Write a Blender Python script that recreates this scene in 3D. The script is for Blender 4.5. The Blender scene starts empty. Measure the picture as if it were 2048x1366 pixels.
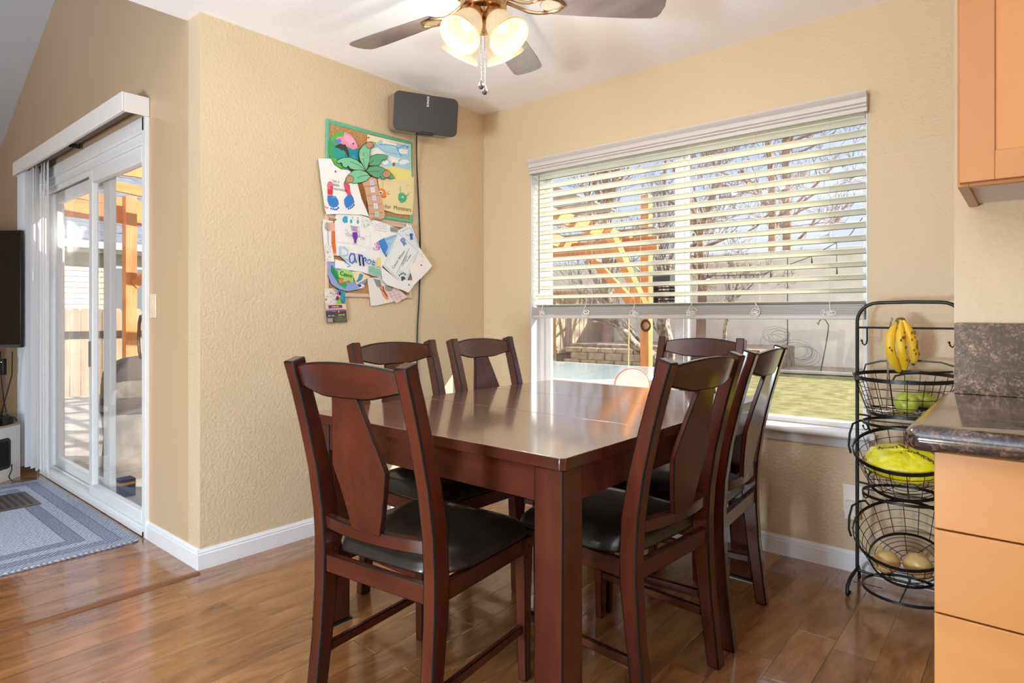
import bpy, bmesh, math, random
from math import sin, cos, pi, radians as rad
from mathutils import Vector, Matrix, Euler

# ---------------------------------------------------------------- camera, sky, sun, lamps, exposure
S = bpy.context.scene
COL = S.collection
YAW = 0.7015
CAM = Vector((2.7646, -2.9844, 1.108))
FPX, HOR = 1232.436, 629.22
cd = bpy.data.cameras.new('camera'); cam = bpy.data.objects.new('camera', cd); COL.objects.link(cam)
cam.location = CAM; cam.rotation_euler = (pi/2, 0, YAW)
cd.sensor_width = 36; cd.lens = 36*FPX/2048; cd.shift_y = -(683-HOR)/2048; cd.clip_start = 0.02; cd.clip_end = 300
S.camera = cam
S.view_settings.view_transform = 'Standard'; S.view_settings.look = 'None'
S.view_settings.gamma = 1; S.view_settings.use_curve_mapping = False
S.view_settings.exposure = 0.52
cy = S.cycles
cy.use_denoising = True; cy.max_bounces = 10; cy.diffuse_bounces = 5; cy.glossy_bounces = 5
cy.transmission_bounces = 8; cy.transparent_max_bounces = 16; cy.sample_clamp_indirect = 4
cy.caustics_reflective = False; cy.caustics_refractive = False

W = bpy.data.worlds.new('sky'); S.world = W; W.use_nodes = True
nt = W.node_tree; nt.nodes.clear()
def N(t, typ, **k):
    n = t.nodes.new(typ)
    for a, b in k.items(): setattr(n, a, b)
    return n
wo = N(nt, 'ShaderNodeOutputWorld'); bg = N(nt, 'ShaderNodeBackground'); tc = N(nt, 'ShaderNodeTexCoord')
sp = N(nt, 'ShaderNodeSeparateXYZ'); cr = N(nt, 'ShaderNodeValToRGB'); nz = N(nt, 'ShaderNodeTexNoise')
mx = N(nt, 'ShaderNodeMix', data_type='RGBA'); mr = N(nt, 'ShaderNodeMapRange'); mp = N(nt, 'ShaderNodeMapping')
cr.color_ramp.elements[0].position = 0.0; cr.color_ramp.elements[0].color = (.30, .34, .40, 1)
cr.color_ramp.elements[1].position = 0.8; cr.color_ramp.elements[1].color = (.85, .95, 1.05, 1)
e = cr.color_ramp.elements.new(0.38); e.color = (.24, .33, .50, 1)
e = cr.color_ramp.elements.new(0.55); e.color = (.55, .64, .78, 1)
mp.inputs['Scale'].default_value = (1, 1, 3.5); nz.inputs['Scale'].default_value = 2.2; nz.inputs['Detail'].default_value = 5
mr.inputs['From Min'].default_value = .48; mr.inputs['From Max'].default_value = .68; mr.inputs['To Max'].default_value = .75
mx.inputs[7].default_value = (.44, .45, .47, 1)
L = nt.links.new
L(tc.outputs['Generated'], sp.inputs[0]); L(sp.outputs[2], cr.inputs[0])
L(tc.outputs['Generated'], mp.inputs[0]); L(mp.outputs[0], nz.inputs['Vector']); L(nz.outputs['Fac'], mr.inputs['Value'])
L(mr.outputs[0], mx.inputs['Factor']); L(cr.outputs[0], mx.inputs[6]); L(mx.outputs[2], bg.inputs[0]); L(bg.outputs[0], wo.inputs[0])
bg.inputs[1].default_value = 1.65

def lamp(name, kind, loc, energy, color=(1, 1, 1), rot=(0, 0, 0), **k):
    d = bpy.data.lights.new(name, kind); d.energy = energy; d.color = color
    for a, b in k.items(): setattr(d, a, b)
    o = bpy.data.objects.new(name, d); o.location = loc; o.rotation_euler = rot; COL.objects.link(o); return o
SUN = Vector((1.413, 1.0, 1.02)).normalized()
so = lamp('sun', 'SUN', (6, 8, 9), 7.5, (1.0, .93, .82), angle=rad(0.53))
so.rotation_euler = SUN.to_track_quat('Z', 'Y').to_euler()
# unseen fill lights added to brighten the nook, behind and right of the camera
COOL = (.66, .85, 1.0)
lamp('added_side_fill', 'AREA', (5.95, -3.0, 1.45), 18, (.72, .86, 1.0), (0, rad(90), 0), shape='RECTANGLE', size=1.3, size_y=2.0)  # added fill from the side; no window is built here
for p_, e_ in (((3.3, -4.8, 1.35), 60), ((1.70, -4.0, 1.35), 108)):
    lamp('added_ceiling_fill', 'SPOT', p_, e_, (.56, .78, 1.0), (pi, 0, 0), spot_size=rad(168), spot_blend=.4, shadow_soft_size=.15)  # added spots aimed up to whiten the ceiling; no fixture behind them
lamp('added_rear_fill', 'POINT', (1.55, -5.0, .70), 300, COOL, shadow_soft_size=.30)  # added soft fill for the window wall; no lamp stands here

# ---------------------------------------------------------------- helpers
def lin(c):
    if isinstance(c, str): c = tuple(int(c[i:i+2], 16) for i in (0, 2, 4))
    r = [x/255 for x in c]
    return tuple(x/12.92 if x <= .04045 else ((x+.055)/1.055)**2.4 for x in r) + (1,)

MATS = {}
def mat(name, col=(.8, .8, .8, 1), rough=.5, metal=0, noise=None, bump=0, bscale=60, spec=.5, emit=None, coat=0, stretch=(1, 1, 1), dist=0, bdist=.002, alpha=None):
    """noise=(colour2, scale, lo, hi)"""
    if name in MATS: return MATS[name]
    m = bpy.data.materials.new(name); m.use_nodes = True; t = m.node_tree; b = t.nodes['Principled BSDF']
    b.inputs['Base Color'].default_value = col; b.inputs['Roughness'].default_value = rough
    b.inputs['Metallic'].default_value = metal; b.inputs['Specular IOR Level'].default_value = spec
    b.inputs['Coat Weight'].default_value = coat; b.inputs['Coat Roughness'].default_value = .08
    if emit: b.inputs['Emission Color'].default_value = emit[0]; b.inputs['Emission Strength'].default_value = emit[1]
    if noise or bump:
        c = N(t, 'ShaderNodeTexCoord'); mpg = N(t, 'ShaderNodeMapping'); mpg.inputs['Scale'].default_value = stretch
        t.links.new(c.outputs['Object'], mpg.inputs[0])
    if noise:
        c2, sc, lo, hi = noise
        n = N(t, 'ShaderNodeTexNoise'); n.inputs['Scale'].default_value = sc; n.inputs['Detail'].default_value = 6; n.inputs['Distortion'].default_value = dist
        r = N(t, 'ShaderNodeMapRange'); r.inputs['From Min'].default_value = lo; r.inputs['From Max'].default_value = hi
        x = N(t, 'ShaderNodeMix', data_type='RGBA'); x.inputs[6].default_value = col; x.inputs[7].default_value = c2
        t.links.new(mpg.outputs[0], n.inputs['Vector']); t.links.new(n.outputs['Fac'], r.inputs['Value'])
        t.links.new(r.outputs[0], x.inputs['Factor']); t.links.new(x.outputs[2], b.inputs['Base Color'])
    if bump:
        n2 = N(t, 'ShaderNodeTexNoise'); n2.inputs['Scale'].default_value = bscale; n2.inputs['Detail'].default_value = 4
        bp_ = N(t, 'ShaderNodeBump'); bp_.inputs['Strength'].default_value = bump; bp_.inputs['Distance'].default_value = bdist
        t.links.new(mpg.outputs[0], n2.inputs['Vector']); t.links.new(n2.outputs['Fac'], bp_.inputs['Height']); t.links.new(bp_.outputs[0], b.inputs['Normal'])
    MATS[name] = m
    return m

def glass(name, tint=(1, 1, 1, 1), refl=1.0):
    m = bpy.data.materials.new(name); m.use_nodes = True; t = m.node_tree; t.nodes.clear()
    o = N(t, 'ShaderNodeOutputMaterial'); a = N(t, 'ShaderNodeBsdfTransparent'); g = N(t, 'ShaderNodeBsdfGlossy'); x = N(t, 'ShaderNodeMixShader')
    lw = N(t, 'ShaderNodeLayerWeight'); lw.inputs[0].default_value = .5; pw = N(t, 'ShaderNodeMath', operation='POWER'); pw.inputs[1].default_value = 5
    f = N(t, 'ShaderNodeMath', operation='MULTIPLY_ADD'); f.inputs[1].default_value = .8; f.inputs[2].default_value = .035; g.inputs['Roughness'].default_value = .02
    t.links.new(lw.outputs['Facing'], pw.inputs[0]); t.links.new(pw.outputs[0], f.inputs[0])
    a.inputs[0].default_value = tint; g.inputs[0].default_value = (refl, refl, refl, 1)
    t.links.new(f.outputs[0], x.inputs[0]); t.links.new(a.outputs[0], x.inputs[1]); t.links.new(g.outputs[0], x.inputs[2]); t.links.new(x.outputs[0], o.inputs[0])
    MATS[name] = m
    return m

class MB:
    """collects shapes into one mesh"""
    def __init__(s): s.v = []; s.f = []; s.mi = []; s.sm = []; s.mats = []
    def m(s, material):
        if material not in s.mats: s.mats.append(material)
        return s.mats.index(material)
    def add(s, vs, fs, material=None, smooth=False, M=None):
        o = len(s.v); i = s.m(material) if material else 0
        s.v += [tuple((M @ Vector(p)) if M else p) for p in vs]
        for f in fs: s.f.append([o+a for a in f]); s.mi.append(i); s.sm.append(smooth)
        return s
    def box(s, a, b, material=None, M=None):
        x0, y0, z0 = a; x1, y1, z1 = b
        x0, x1 = sorted((x0, x1)); y0, y1 = sorted((y0, y1)); z0, z1 = sorted((z0, z1))
        vs = [(x0, y0, z0), (x1, y0, z0), (x1, y1, z0), (x0, y1, z0), (x0, y0, z1), (x1, y0, z1), (x1, y1, z1), (x0, y1, z1)]
        return s.add(vs, [(0, 3, 2, 1), (4, 5, 6, 7), (0, 1, 5, 4), (1, 2, 6, 5), (2, 3, 7, 6), (3, 0, 4, 7)], material, False, M)
    def prism(s, pts, axis, a, b, material=None, smooth=False, M=None):
        """pts: outline in the two axes other than `axis`, extruded from a to b along it"""
        def P(p, h): return {0: (h, p[0], p[1]), 1: (p[0], h, p[1]), 2: (p[0], p[1], h)}[axis]
        n = len(pts); vs = [P(p, a) for p in pts] + [P(p, b) for p in pts]
        fs = [tuple(range(n)), tuple(range(2*n-1, n-1, -1))] + [(i, i+n, (i+1) % n+n, (i+1) % n) for i in range(n)]
        return s.add(vs, fs, material, smooth, M)
    def tube(s, path, r, seg=8, material=None, caps=True, closed=False, M=None, flat=None):
        P = [Vector(p) for p in path]; n = len(P); rs = r if isinstance(r, (list, tuple)) else [r]*n
        vs = []; up = None
        for i in range(n):
            if closed: t = (P[(i+1) % n]-P[i-1])
            else: t = P[min(i+1, n-1)]-P[max(i-1, 0)]
            t = t.normalized() if t.length > 1e-9 else Vector((0, 0, 1))
            if up is None:
                up = Vector((0, 0, 1)) if abs(t.z) < .9 else Vector((1, 0, 0))
            u = (up - t*up.dot(t)); u = u.normalized() if u.length > 1e-6 else t.orthogonal().normalized()
            w = t.cross(u); up = u
            for k in range(seg):
                a = 2*pi*k/seg
                fu, fw = (1, 1) if flat is None else flat
                vs.append(tuple(P[i]+u*cos(a)*rs[i]*fu+w*sin(a)*rs[i]*fw))
        fs = []
        for i in range(n if closed else n-1):
            j = (i+1) % n
            for k in range(seg): fs.append((i*seg+k, i*seg+(k+1) % seg, j*seg+(k+1) % seg, j*seg+k))
        if caps and not closed: fs += [tuple(range(seg-1, -1, -1)), tuple(range((n-1)*seg, n*seg))]
        return s.add(vs, fs, material, True, M)
    def lathe(s, prof, seg=24, material=None, M=None, arc=2*pi, cap=False):
        """prof: (radius, z)"""
        n = len(prof); vs = []
        for k in range(seg):
            a = arc*k/seg
            vs += [(r*cos(a), r*sin(a), z) for r, z in prof]
        fs = [(k*n+i, ((k+1) % seg)*n+i, ((k+1) % seg)*n+i+1, k*n+i+1) for k in range(seg) for i in range(n-1)]
        if cap: fs += [tuple(k*n for k in range(seg-1, -1, -1)), tuple(k*n+n-1 for k in range(seg))]
        return s.add(vs, fs, material, True, M)
    def ball(s, c, r, material=None, seg=16, rings=10, M=None, sq=(1, 1, 1), fn=None):
        vs = []
        for i in range(rings+1):
            th = pi*i/rings
            for k in range(seg):
                ph = 2*pi*k/seg; q = 1 if fn is None else fn(th, ph)
                vs.append((c[0]+r*q*sq[0]*sin(th)*cos(ph), c[1]+r*q*sq[1]*sin(th)*sin(ph), c[2]+r*q*sq[2]*cos(th)))
        fs = [(i*seg+k, (i+1)*seg+k, (i+1)*seg+(k+1) % seg, i*seg+(k+1) % seg) for i in range(rings) for k in range(seg)]
        return s.add(vs, fs, material, True, M)
    def strip(s, path, w, h, material=None, closed=False, M=None, nrm=None):
        """flat band: w across (along local up z), h thickness"""
        P = [Vector(p) for p in path]; n = len(P); vs = []
        for i in range(n):
            t = (P[(i+1) % n]-P[i-1]) if closed else P[min(i+1, n-1)]-P[max(i-1, 0)]
            t.normalize(); u = Vector(nrm) if nrm else Vector((0, 0, 1)); u = (u-t*u.dot(t)).normalized(); q = t.cross(u)
            for a, b in ((-1, -1), (1, -1), (1, 1), (-1, 1)): vs.append(tuple(P[i]+u*a*w/2+q*b*h/2))
        fs = []
        for i in range(n if closed else n-1):
            j = (i+1) % n
            for k in range(4): fs.append((i*4+k, i*4+(k+1) % 4, j*4+(k+1) % 4, j*4+k))
        if not closed: fs += [(3, 2, 1, 0), ((n-1)*4, (n-1)*4+1, (n-1)*4+2, (n-1)*4+3)]
        return s.add(vs, fs, material, False, M)
    def build(s, name, material=None, parent=None, bevel=0, edge=None, seg=2, auto=40, loc=None, doubles=False):
        me = bpy.data.meshes.new(name); me.from_pydata(s.v, [], s.f)
        mats = s.mats or [material]
        for q in mats: me.materials.append(q)
        for p, i, k in zip(me.polygons, s.mi, s.sm): p.material_index = i; p.use_smooth = k
        bm = bmesh.new(); bm.from_mesh(me)
        if doubles: bmesh.ops.remove_doubles(bm, verts=bm.verts, dist=1e-5)
        bmesh.ops.recalc_face_normals(bm, faces=bm.faces); bm.to_mesh(me); bm.free()
        me.set_sharp_from_angle(angle=rad(auto))
        o = bpy.data.objects.new(name, me); COL.objects.link(o)
        if parent: o.parent = parent
        if loc: o.location = loc
        if bevel:
            b = o.modifiers.new('bevel', 'BEVEL'); b.width = bevel; b.segments = seg; b.limit_method = 'ANGLE'; b.angle_limit = rad(35)
            if edge: me.materials.append(edge); b.material = len(me.materials)-1
        return o

def tag(o, label=None, cat=None, group=None, kind=None):
    if label: o['label'] = label
    if cat: o['category'] = cat
    if group: o['group'] = group
    if kind: o['kind'] = kind
    return o
def thing(name, loc=(0, 0, 0), rz=0, label=None, cat=None, group=None, kind=None):
    o = bpy.data.objects.new(name, None); o.empty_display_size = .1; COL.objects.link(o)
    o.location = loc; o.rotation_euler = (0, 0, rz)
    return tag(o, label, cat, group, kind)
def copy_tree(o, parent=None):
    c = o.copy(); COL.objects.link(c); c.parent = parent
    for ch in list(o.children): copy_tree(ch, c)
    return c
def struct(mb, name, material=None, **k): return tag(mb.build(name, material, **k), kind='structure')

# a sight line of the photograph meets a known plane (used for the flat things pinned to the left wall)
FW = Vector((-sin(YAW), cos(YAW), 0)); RT = Vector((cos(YAW), sin(YAW), 0))
def ray(px, py): return FW+RT*((px-1024)/FPX)+Vector((0, 0, (HOR-py)/FPX))
def at(px, py, axis, v):
    d = ray(px, py); t = (v-CAM[axis])/d[axis]; return CAM+d*t
def deep(px, py, d): return CAM+ray(px, py)*d

# ---------------------------------------------------------------- materials
TAN = lin('dcbd8e'); 
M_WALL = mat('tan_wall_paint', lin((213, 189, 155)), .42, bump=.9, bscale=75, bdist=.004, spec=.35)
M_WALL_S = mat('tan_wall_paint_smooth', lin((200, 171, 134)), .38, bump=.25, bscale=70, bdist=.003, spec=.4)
M_CEIL = mat('white_ceiling_paint', lin((250, 251, 254)), .85, bump=.35, bscale=30, bdist=.004)
M_TRIM = mat('white_trim_paint', lin((232, 232, 234)), .35)
M_VINYL = mat('white_vinyl', lin((236, 236, 236)), .35)
M_VALANCE = mat('off_white_valance', lin((206, 199, 194)), .45)
M_SLAT = mat('cream_blind_slat', lin((238, 238, 224)), .45)
M_DARK = mat('dark_gap', lin((28, 24, 22)), .8)
M_GLASS = glass('clear_window_glass')
M_BLACK = mat('black_powder_coated_steel', lin((24, 23, 22)), .38, metal=.2)
M_BLACKP = mat('black_plastic', lin((22, 22, 24)), .35)
M_CHROME = mat('polished_chrome', lin((225, 225, 228)), .12, metal=1)
M_BRASS = mat('brushed_nickel', lin((206, 170, 128)), .24, metal=1)

def wood(name, c1, c2, c3, rough, axis=2, scale=6, coat=.0, spec=.5):
    """streaked wood with the grain along `axis`"""
    if name in MATS: return MATS[name]
    m = bpy.data.materials.new(name); m.use_nodes = True; t = m.node_tree; b = t.nodes['Principled BSDF']
    c = N(t, 'ShaderNodeTexCoord'); mpg = N(t, 'ShaderNodeMapping'); sc = [1, 1, 1]; sc[axis] = .14; mpg.inputs['Scale'].default_value = sc
    n = N(t, 'ShaderNodeTexNoise'); n.inputs['Scale'].default_value = scale*3; n.inputs['Detail'].default_value = 8; n.inputs['Distortion'].default_value = .6
    n2 = N(t, 'ShaderNodeTexNoise'); n2.inputs['Scale'].default_value = scale*.5; n2.inputs['Detail'].default_value = 3
    r = N(t, 'ShaderNodeValToRGB'); r.color_ramp.elements[0].position = .32; r.color_ramp.elements[0].color = c1
    r.color_ramp.elements[1].position = .72; r.color_ramp.elements[1].color = c3
    e = r.color_ramp.elements.new(.52); e.color = c2
    a = N(t, 'ShaderNodeMath', operation='ADD'); a.inputs[1].default_value = 0; mm = N(t, 'ShaderNodeMath', operation='MULTIPLY_ADD'); mm.inputs[1].default_value = .45
    mq = N(t, 'ShaderNodeMath', operation='MULTIPLY'); mq.inputs[1].default_value = .62
    t.links.new(c.outputs['Object'], mpg.inputs[0]); t.links.new(mpg.outputs[0], n.inputs['Vector']); t.links.new(c.outputs['Object'], n2.inputs['Vector'])
    t.links.new(n2.outputs['Fac'], mq.inputs[0]); t.links.new(n.outputs['Fac'], mm.inputs[0]); t.links.new(mq.outputs[0], mm.inputs[2])
    t.links.new(mm.outputs[0], r.inputs[0]); t.links.new(r.outputs[0], b.inputs['Base Color'])
    b.inputs['Roughness'].default_value = rough; b.inputs['Coat Weight'].default_value = coat; b.inputs['Coat Roughness'].default_value = .1
    b.inputs['Specular IOR Level'].default_value = spec
    MATS[name] = m
    return m
CH = (lin((44, 16, 10)), lin((72, 29, 18)), lin((92, 42, 25)))
M_CHERRY = wood('dark_cherry_wood_upright', *CH, .24, 2, coat=.3)
M_CHERRYX = wood('dark_cherry_wood_across', *CH, .24, 0, coat=.3)
M_CHERRYY = wood('dark_cherry_wood_lengthwise', *CH, .24, 1, coat=.3)
M_EDGE = mat('burnished_dark_wood_edge', lin((20, 9, 7)), .5, spec=.25)
M_TOP = wood('glare_lightened_cherry_top', lin((88, 54, 42)), lin((108, 68, 54)), lin((124, 82, 66)), .24, 0, 5, coat=1.0, spec=.9)  # paler than the cherry sides; milky window glare is put into the colour
MATS['glare_lightened_cherry_top'].node_tree.nodes['Principled BSDF'].inputs['IOR'].default_value = 1.9
MATS['glare_lightened_cherry_top'].node_tree.nodes['Principled BSDF'].inputs['Coat IOR'].default_value = 1.9
M_LEATHER = mat('dark_brown_leatherette', lin((30, 24, 20)), .34, noise=(lin((44, 34, 28)), 14, .4, .7), bump=.25, bscale=45, bdist=.004, coat=.35)
M_MAPLE = wood('honey_maple_wood', lin((160, 98, 46)), lin((184, 122, 64)), lin((198, 138, 78)), .34, 0, 2.2)
M_MAPLEZ = wood('honey_maple_wood_upright', lin((172, 110, 56)), lin((180, 118, 60)), lin((189, 128, 68)), .34, 2, 2.2)
M_MAPLEP = wood('golden_maple_panel', lin((186, 116, 48)), lin((196, 128, 56)), lin((202, 136, 66)), .34, 2, 2.2)
M_CEDAR = wood('sunlit_cedar_wood', lin((190, 112, 52)), lin((214, 140, 74)), lin((226, 164, 104)), .6, 1, 5)
M_CEDARZ = wood('cedar_wood_upright', lin((176, 108, 60)), lin((206, 138, 84)), lin((222, 166, 116)), .6, 2, 5)

# hand scraped hickory plank floor, boards along Y
def plank_floor():
    m = bpy.data.materials.new('scraped_hickory_planks'); m.use_nodes = True; t = m.node_tree; b = t.nodes['Principled BSDF']; l = t.links.new
    c = N(t, 'ShaderNodeTexCoord'); s = N(t, 'ShaderNodeSeparateXYZ'); l(c.outputs['Object'], s.inputs[0])
    def ma(op, a, bb=None, cc=None):
        n = N(t, 'ShaderNodeMath', operation=op)
        for i, q in enumerate((a, bb, cc)):
            if q is None: continue
            if isinstance(q, (int, float)): n.inputs[i].default_value = q
            else: l(q, n.inputs[i])
        return n.outputs[0]
    xr = ma('DIVIDE', ma('SUBTRACT', s.outputs[0], .2455), .1257); row = ma('FLOOR', xr); fx = ma('SUBTRACT', xr, row)
    w = N(t, 'ShaderNodeTexWhiteNoise', noise_dimensions='1D'); l(row, w.inputs['W'])
    yr = ma('ADD', ma('DIVIDE', s.outputs[1], 1.22), ma('MULTIPLY', w.outputs['Value'], 3.7)); cl = ma('FLOOR', yr); fy = ma('SUBTRACT', yr, cl)
    w2 = N(t, 'ShaderNodeTexWhiteNoise', noise_dimensions='2D'); cv = N(t, 'ShaderNodeCombineXYZ'); l(row, cv.inputs[0]); l(cl, cv.inputs[1]); l(cv.outputs[0], w2.inputs['Vector'])
    ex = ma('MINIMUM', fx, ma('SUBTRACT', 1, fx)); ey = ma('MINIMUM', fy, ma('SUBTRACT', 1, fy))
    seam = ma('MINIMUM', ma('MULTIPLY', ex, .1257), ma('MULTIPLY', ey, 1.22))
    sm = N(t, 'ShaderNodeMapRange'); sm.inputs['From Max'].default_value = .0018; l(seam, sm.inputs['Value'])
    cb = N(t, 'ShaderNodeCombineXYZ'); l(ma('ADD', s.outputs[0], ma('MULTIPLY', w2.outputs['Value'], 7)), cb.inputs[0]); l(ma('MULTIPLY', s.outputs[1], .22), cb.inputs[1]); l(w2.outputs['Value'], cb.inputs[2])
    n = N(t, 'ShaderNodeTexNoise'); n.inputs['Scale'].default_value = 9; n.inputs['Detail'].default_value = 8; n.inputs['Distortion'].default_value = 1.6; n.inputs['Roughness'].default_value = .6; l(cb.outputs[0], n.inputs['Vector'])
    n3 = N(t, 'ShaderNodeTexNoise'); n3.inputs['Scale'].default_value = 60; n3.inputs['Detail'].default_value = 4; l(cb.outputs[0], n3.inputs['Vector'])
    r = N(t, 'ShaderNodeValToRGB'); r.color_ramp.elements[0].position = .25; r.color_ramp.elements[0].color = lin((112, 68, 36))
    r.color_ramp.elements[1].position = .8; r.color_ramp.elements[1].color = lin((184, 132, 84)); e = r.color_ramp.elements.new(.52); e.color = lin((154, 100, 56))
    v = ma('ADD', ma('MULTIPLY', n.outputs['Fac'], .95), ma('ADD', ma('MULTIPLY', ma('SUBTRACT', w2.outputs['Value'], .5), .16), ma('MULTIPLY', ma('SUBTRACT', n3.outputs['Fac'], .5), .25)))
    l(v, r.inputs[0])
    x = N(t, 'ShaderNodeMix', data_type='RGBA'); x.inputs[6].default_value = lin((84, 46, 26)); l(sm.outputs[0], x.inputs['Factor']); l(r.outputs[0], x.inputs[7]); l(x.outputs[2], b.inputs['Base Color'])
    b.inputs['Roughness'].default_value = .17; b.inputs['Specular IOR Level'].default_value = .6
    b.inputs['Coat Weight'].default_value = .6; b.inputs['Coat Roughness'].default_value = .10
    # scraped waves run across the boards
    cs = N(t, 'ShaderNodeCombineXYZ'); l(ma('MULTIPLY', s.outputs[0], 8), cs.inputs[0]); l(ma('MULTIPLY', s.outputs[1], 26), cs.inputs[1]); l(w2.outputs['Value'], cs.inputs[2])
    nb = N(t, 'ShaderNodeTexNoise'); nb.inputs['Scale'].default_value = 1.3; nb.inputs['Detail'].default_value = 2; l(cs.outputs[0], nb.inputs['Vector'])
    hb = ma('ADD', nb.outputs['Fac'], ma('MULTIPLY', sm.outputs[0], .7))
    bu = N(t, 'ShaderNodeBump'); bu.inputs['Strength'].default_value = .30; bu.inputs['Distance'].default_value = .0022; l(hb, bu.inputs['Height']); l(bu.outputs[0], b.inputs['Normal']); l(bu.outputs[0], b.inputs['Coat Normal'])
    return m
M_FLOOR = plank_floor()

def granite():
    m = bpy.data.materials.new('brown_speckled_granite'); m.use_nodes = True; t = m.node_tree; b = t.nodes['Principled BSDF']; l = t.links.new
    c = N(t, 'ShaderNodeTexCoord')
    v = N(t, 'ShaderNodeTexVoronoi'); v.inputs['Scale'].default_value = 240; n = N(t, 'ShaderNodeTexNoise'); n.inputs['Scale'].default_value = 18; n.inputs['Detail'].default_value = 6; n.inputs['Distortion'].default_value = 1.2
    n2 = N(t, 'ShaderNodeTexNoise'); n2.inputs['Scale'].default_value = 65; n2.inputs['Detail'].default_value = 5; n2.inputs['Distortion'].default_value = 2
    for q in (v, n, n2): l(c.outputs['Object'], q.inputs['Vector'])
    s = N(t, 'ShaderNodeSeparateColor'); l(v.outputs['Color'], s.inputs[0])
    a = N(t, 'ShaderNodeMath', operation='MULTIPLY_ADD'); l(s.outputs[0], a.inputs[0]); a.inputs[1].default_value = .12
    a2 = N(t, 'ShaderNodeMath', operation='MULTIPLY_ADD'); l(n2.outputs['Fac'], a2.inputs[0]); a2.inputs[1].default_value = .62
    a3 = N(t, 'ShaderNodeMath', operation='MULTIPLY'); l(n.outputs['Fac'], a3.inputs[0]); a3.inputs[1].default_value = .5
    l(a3.outputs[0], a2.inputs[2]); l(a2.outputs[0], a.inputs[2])
    r = N(t, 'ShaderNodeValToRGB'); r.color_ramp.elements[0].position = .46; r.color_ramp.elements[0].color = lin((22, 18, 20))
    r.color_ramp.elements[1].position = .84; r.color_ramp.elements[1].color = lin((176, 138, 108))
    for p, q in ((.58, (50, 40, 38)), (.66, (84, 66, 56)), (.76, (120, 94, 76))): e = r.color_ramp.elements.new(p); e.color = lin(q)
    l(a.outputs[0], r.inputs[0]); l(r.outputs[0], b.inputs['Base Color']); b.inputs['Roughness'].default_value = .12; b.inputs['Specular IOR Level'].default_value = .7
    b.inputs['Coat Weight'].default_value = .5; b.inputs['Coat Roughness'].default_value = .06
    return m
M_GRANITE = granite()

# ---------------------------------------------------------------- the room
CZ = 2.425; DY = -1.8135; KY = -1.10; KX = 2.615; BACK = -6.6
def vz(x): return 3.204+.449*(x+2.21)
fl = MB(); fl.box((-5.3, BACK, -.12), (6.0, DY, 0)); fl.box((0, DY, -.12), (KX, .14, 0)); fl.box((KX, DY, -.12), (6, KY, 0)); fl.box((-5.3, DY, -.12), (0, -1.70, 0))
struct(fl, 'floor', M_FLOOR)
c = MB(); c.box((-.13, BACK, CZ), (6.0, DY, CZ+.2)); c.box((-.13, DY, CZ), (6.0, .16, CZ+.2)); struct(c, 'ceiling', M_CEIL)
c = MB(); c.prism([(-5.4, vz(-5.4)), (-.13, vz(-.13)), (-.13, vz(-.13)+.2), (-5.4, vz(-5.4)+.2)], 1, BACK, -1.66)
struct(c, 'ceiling_vault', mat('shadow_grey_ceiling_paint', lin((196, 200, 206)), .85, bump=.3, bscale=30))  # ceiling white greyed down; the vault's shadow is put into the colour
c = MB(); c.box((-.25, BACK, CZ+.2), (-.13, -1.66, 4.4)); struct(c, 'wall_above_opening', M_WALL_S)
# left wall of the dining nook
c = MB(); c.box((-.12, DY, 0), (0, .0, CZ)); struct(c, 'wall_left', M_WALL)
# window wall
WX0, WX1, WZ0, WZ1 = .397, 2.227, .600, 2.02
c = MB(); c.box((-.12, 0, 0), (WX0, .15, CZ)); c.box((WX1, 0, 0), (KX+.1, .15, CZ)); c.box((WX0, 0, 0), (WX1, .15, WZ0)); c.box((WX0, 0, WZ1), (WX1, .15, CZ))
struct(c, 'wall_window', M_WALL)
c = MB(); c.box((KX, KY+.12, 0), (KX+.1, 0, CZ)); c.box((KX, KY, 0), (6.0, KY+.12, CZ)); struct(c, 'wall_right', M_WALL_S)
# wall with the sliding door
DX0, DX1, DZ = -2.56, -.60, 2.075
c = MB(); T2 = DY+.14
c.prism([(-5.4, 0), (DX0, 0), (DX0, DZ), (DX1, DZ), (DX1, 0), (-.1205, 0), (-.1205, CZ), (-.13, CZ), (-.13, vz(-.13)), (-5.4, vz(-5.4))], 1, DY, T2)
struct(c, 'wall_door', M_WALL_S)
c = MB(); c.box((-5.4, BACK-.1, 0), (6.1, BACK, 4.4)); struct(c, 'wall_back', M_WALL_S)
c = MB(); c.box((-5.4, BACK, 0), (-5.3, DY, 4.4)); struct(c, 'wall_living_room', M_WALL_S)
c = MB(); c.box((6.0, BACK, 0), (6.1, KY, CZ)); struct(c, 'wall_kitchen', M_WALL_S)

c = MB(); c.prism([(.45, 2.52), (.45, 2.62), (-1.6, 3.6), (-1.6, CZ+.21), (.17, CZ+.21)], 0, -.50, 6.2); struct(c, 'roof', mat('sun_blocker_roof', lin((110, 112, 118)), .9))  # unseen roof added to keep the sun off the sliding door
# baseboards with a small moulded top
def bprof(h=.088): return [(0, 0), (.013, 0), (.013, h*.74), (.010, h*.78), (.0105, h*.86), (.006, h*.93), (.004, h), (0, h)]
c = MB(); c.prism([(p[0], p[1]) for p in bprof()], 1, DY-.013, 0, M_TRIM, M=None)
o = struct(c, 'baseboard_left', M_TRIM)
c = MB(); c.prism([(-p[0], p[1]) for p in bprof()], 0, .013, KX, M_TRIM); struct(c, 'baseboard_window', M_TRIM)
c = MB(); c.prism([(DY-p[0], p[1]) for p in bprof()], 0, -.588, .0, M_TRIM); struct(c, 'baseboard_door', M_TRIM)
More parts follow.
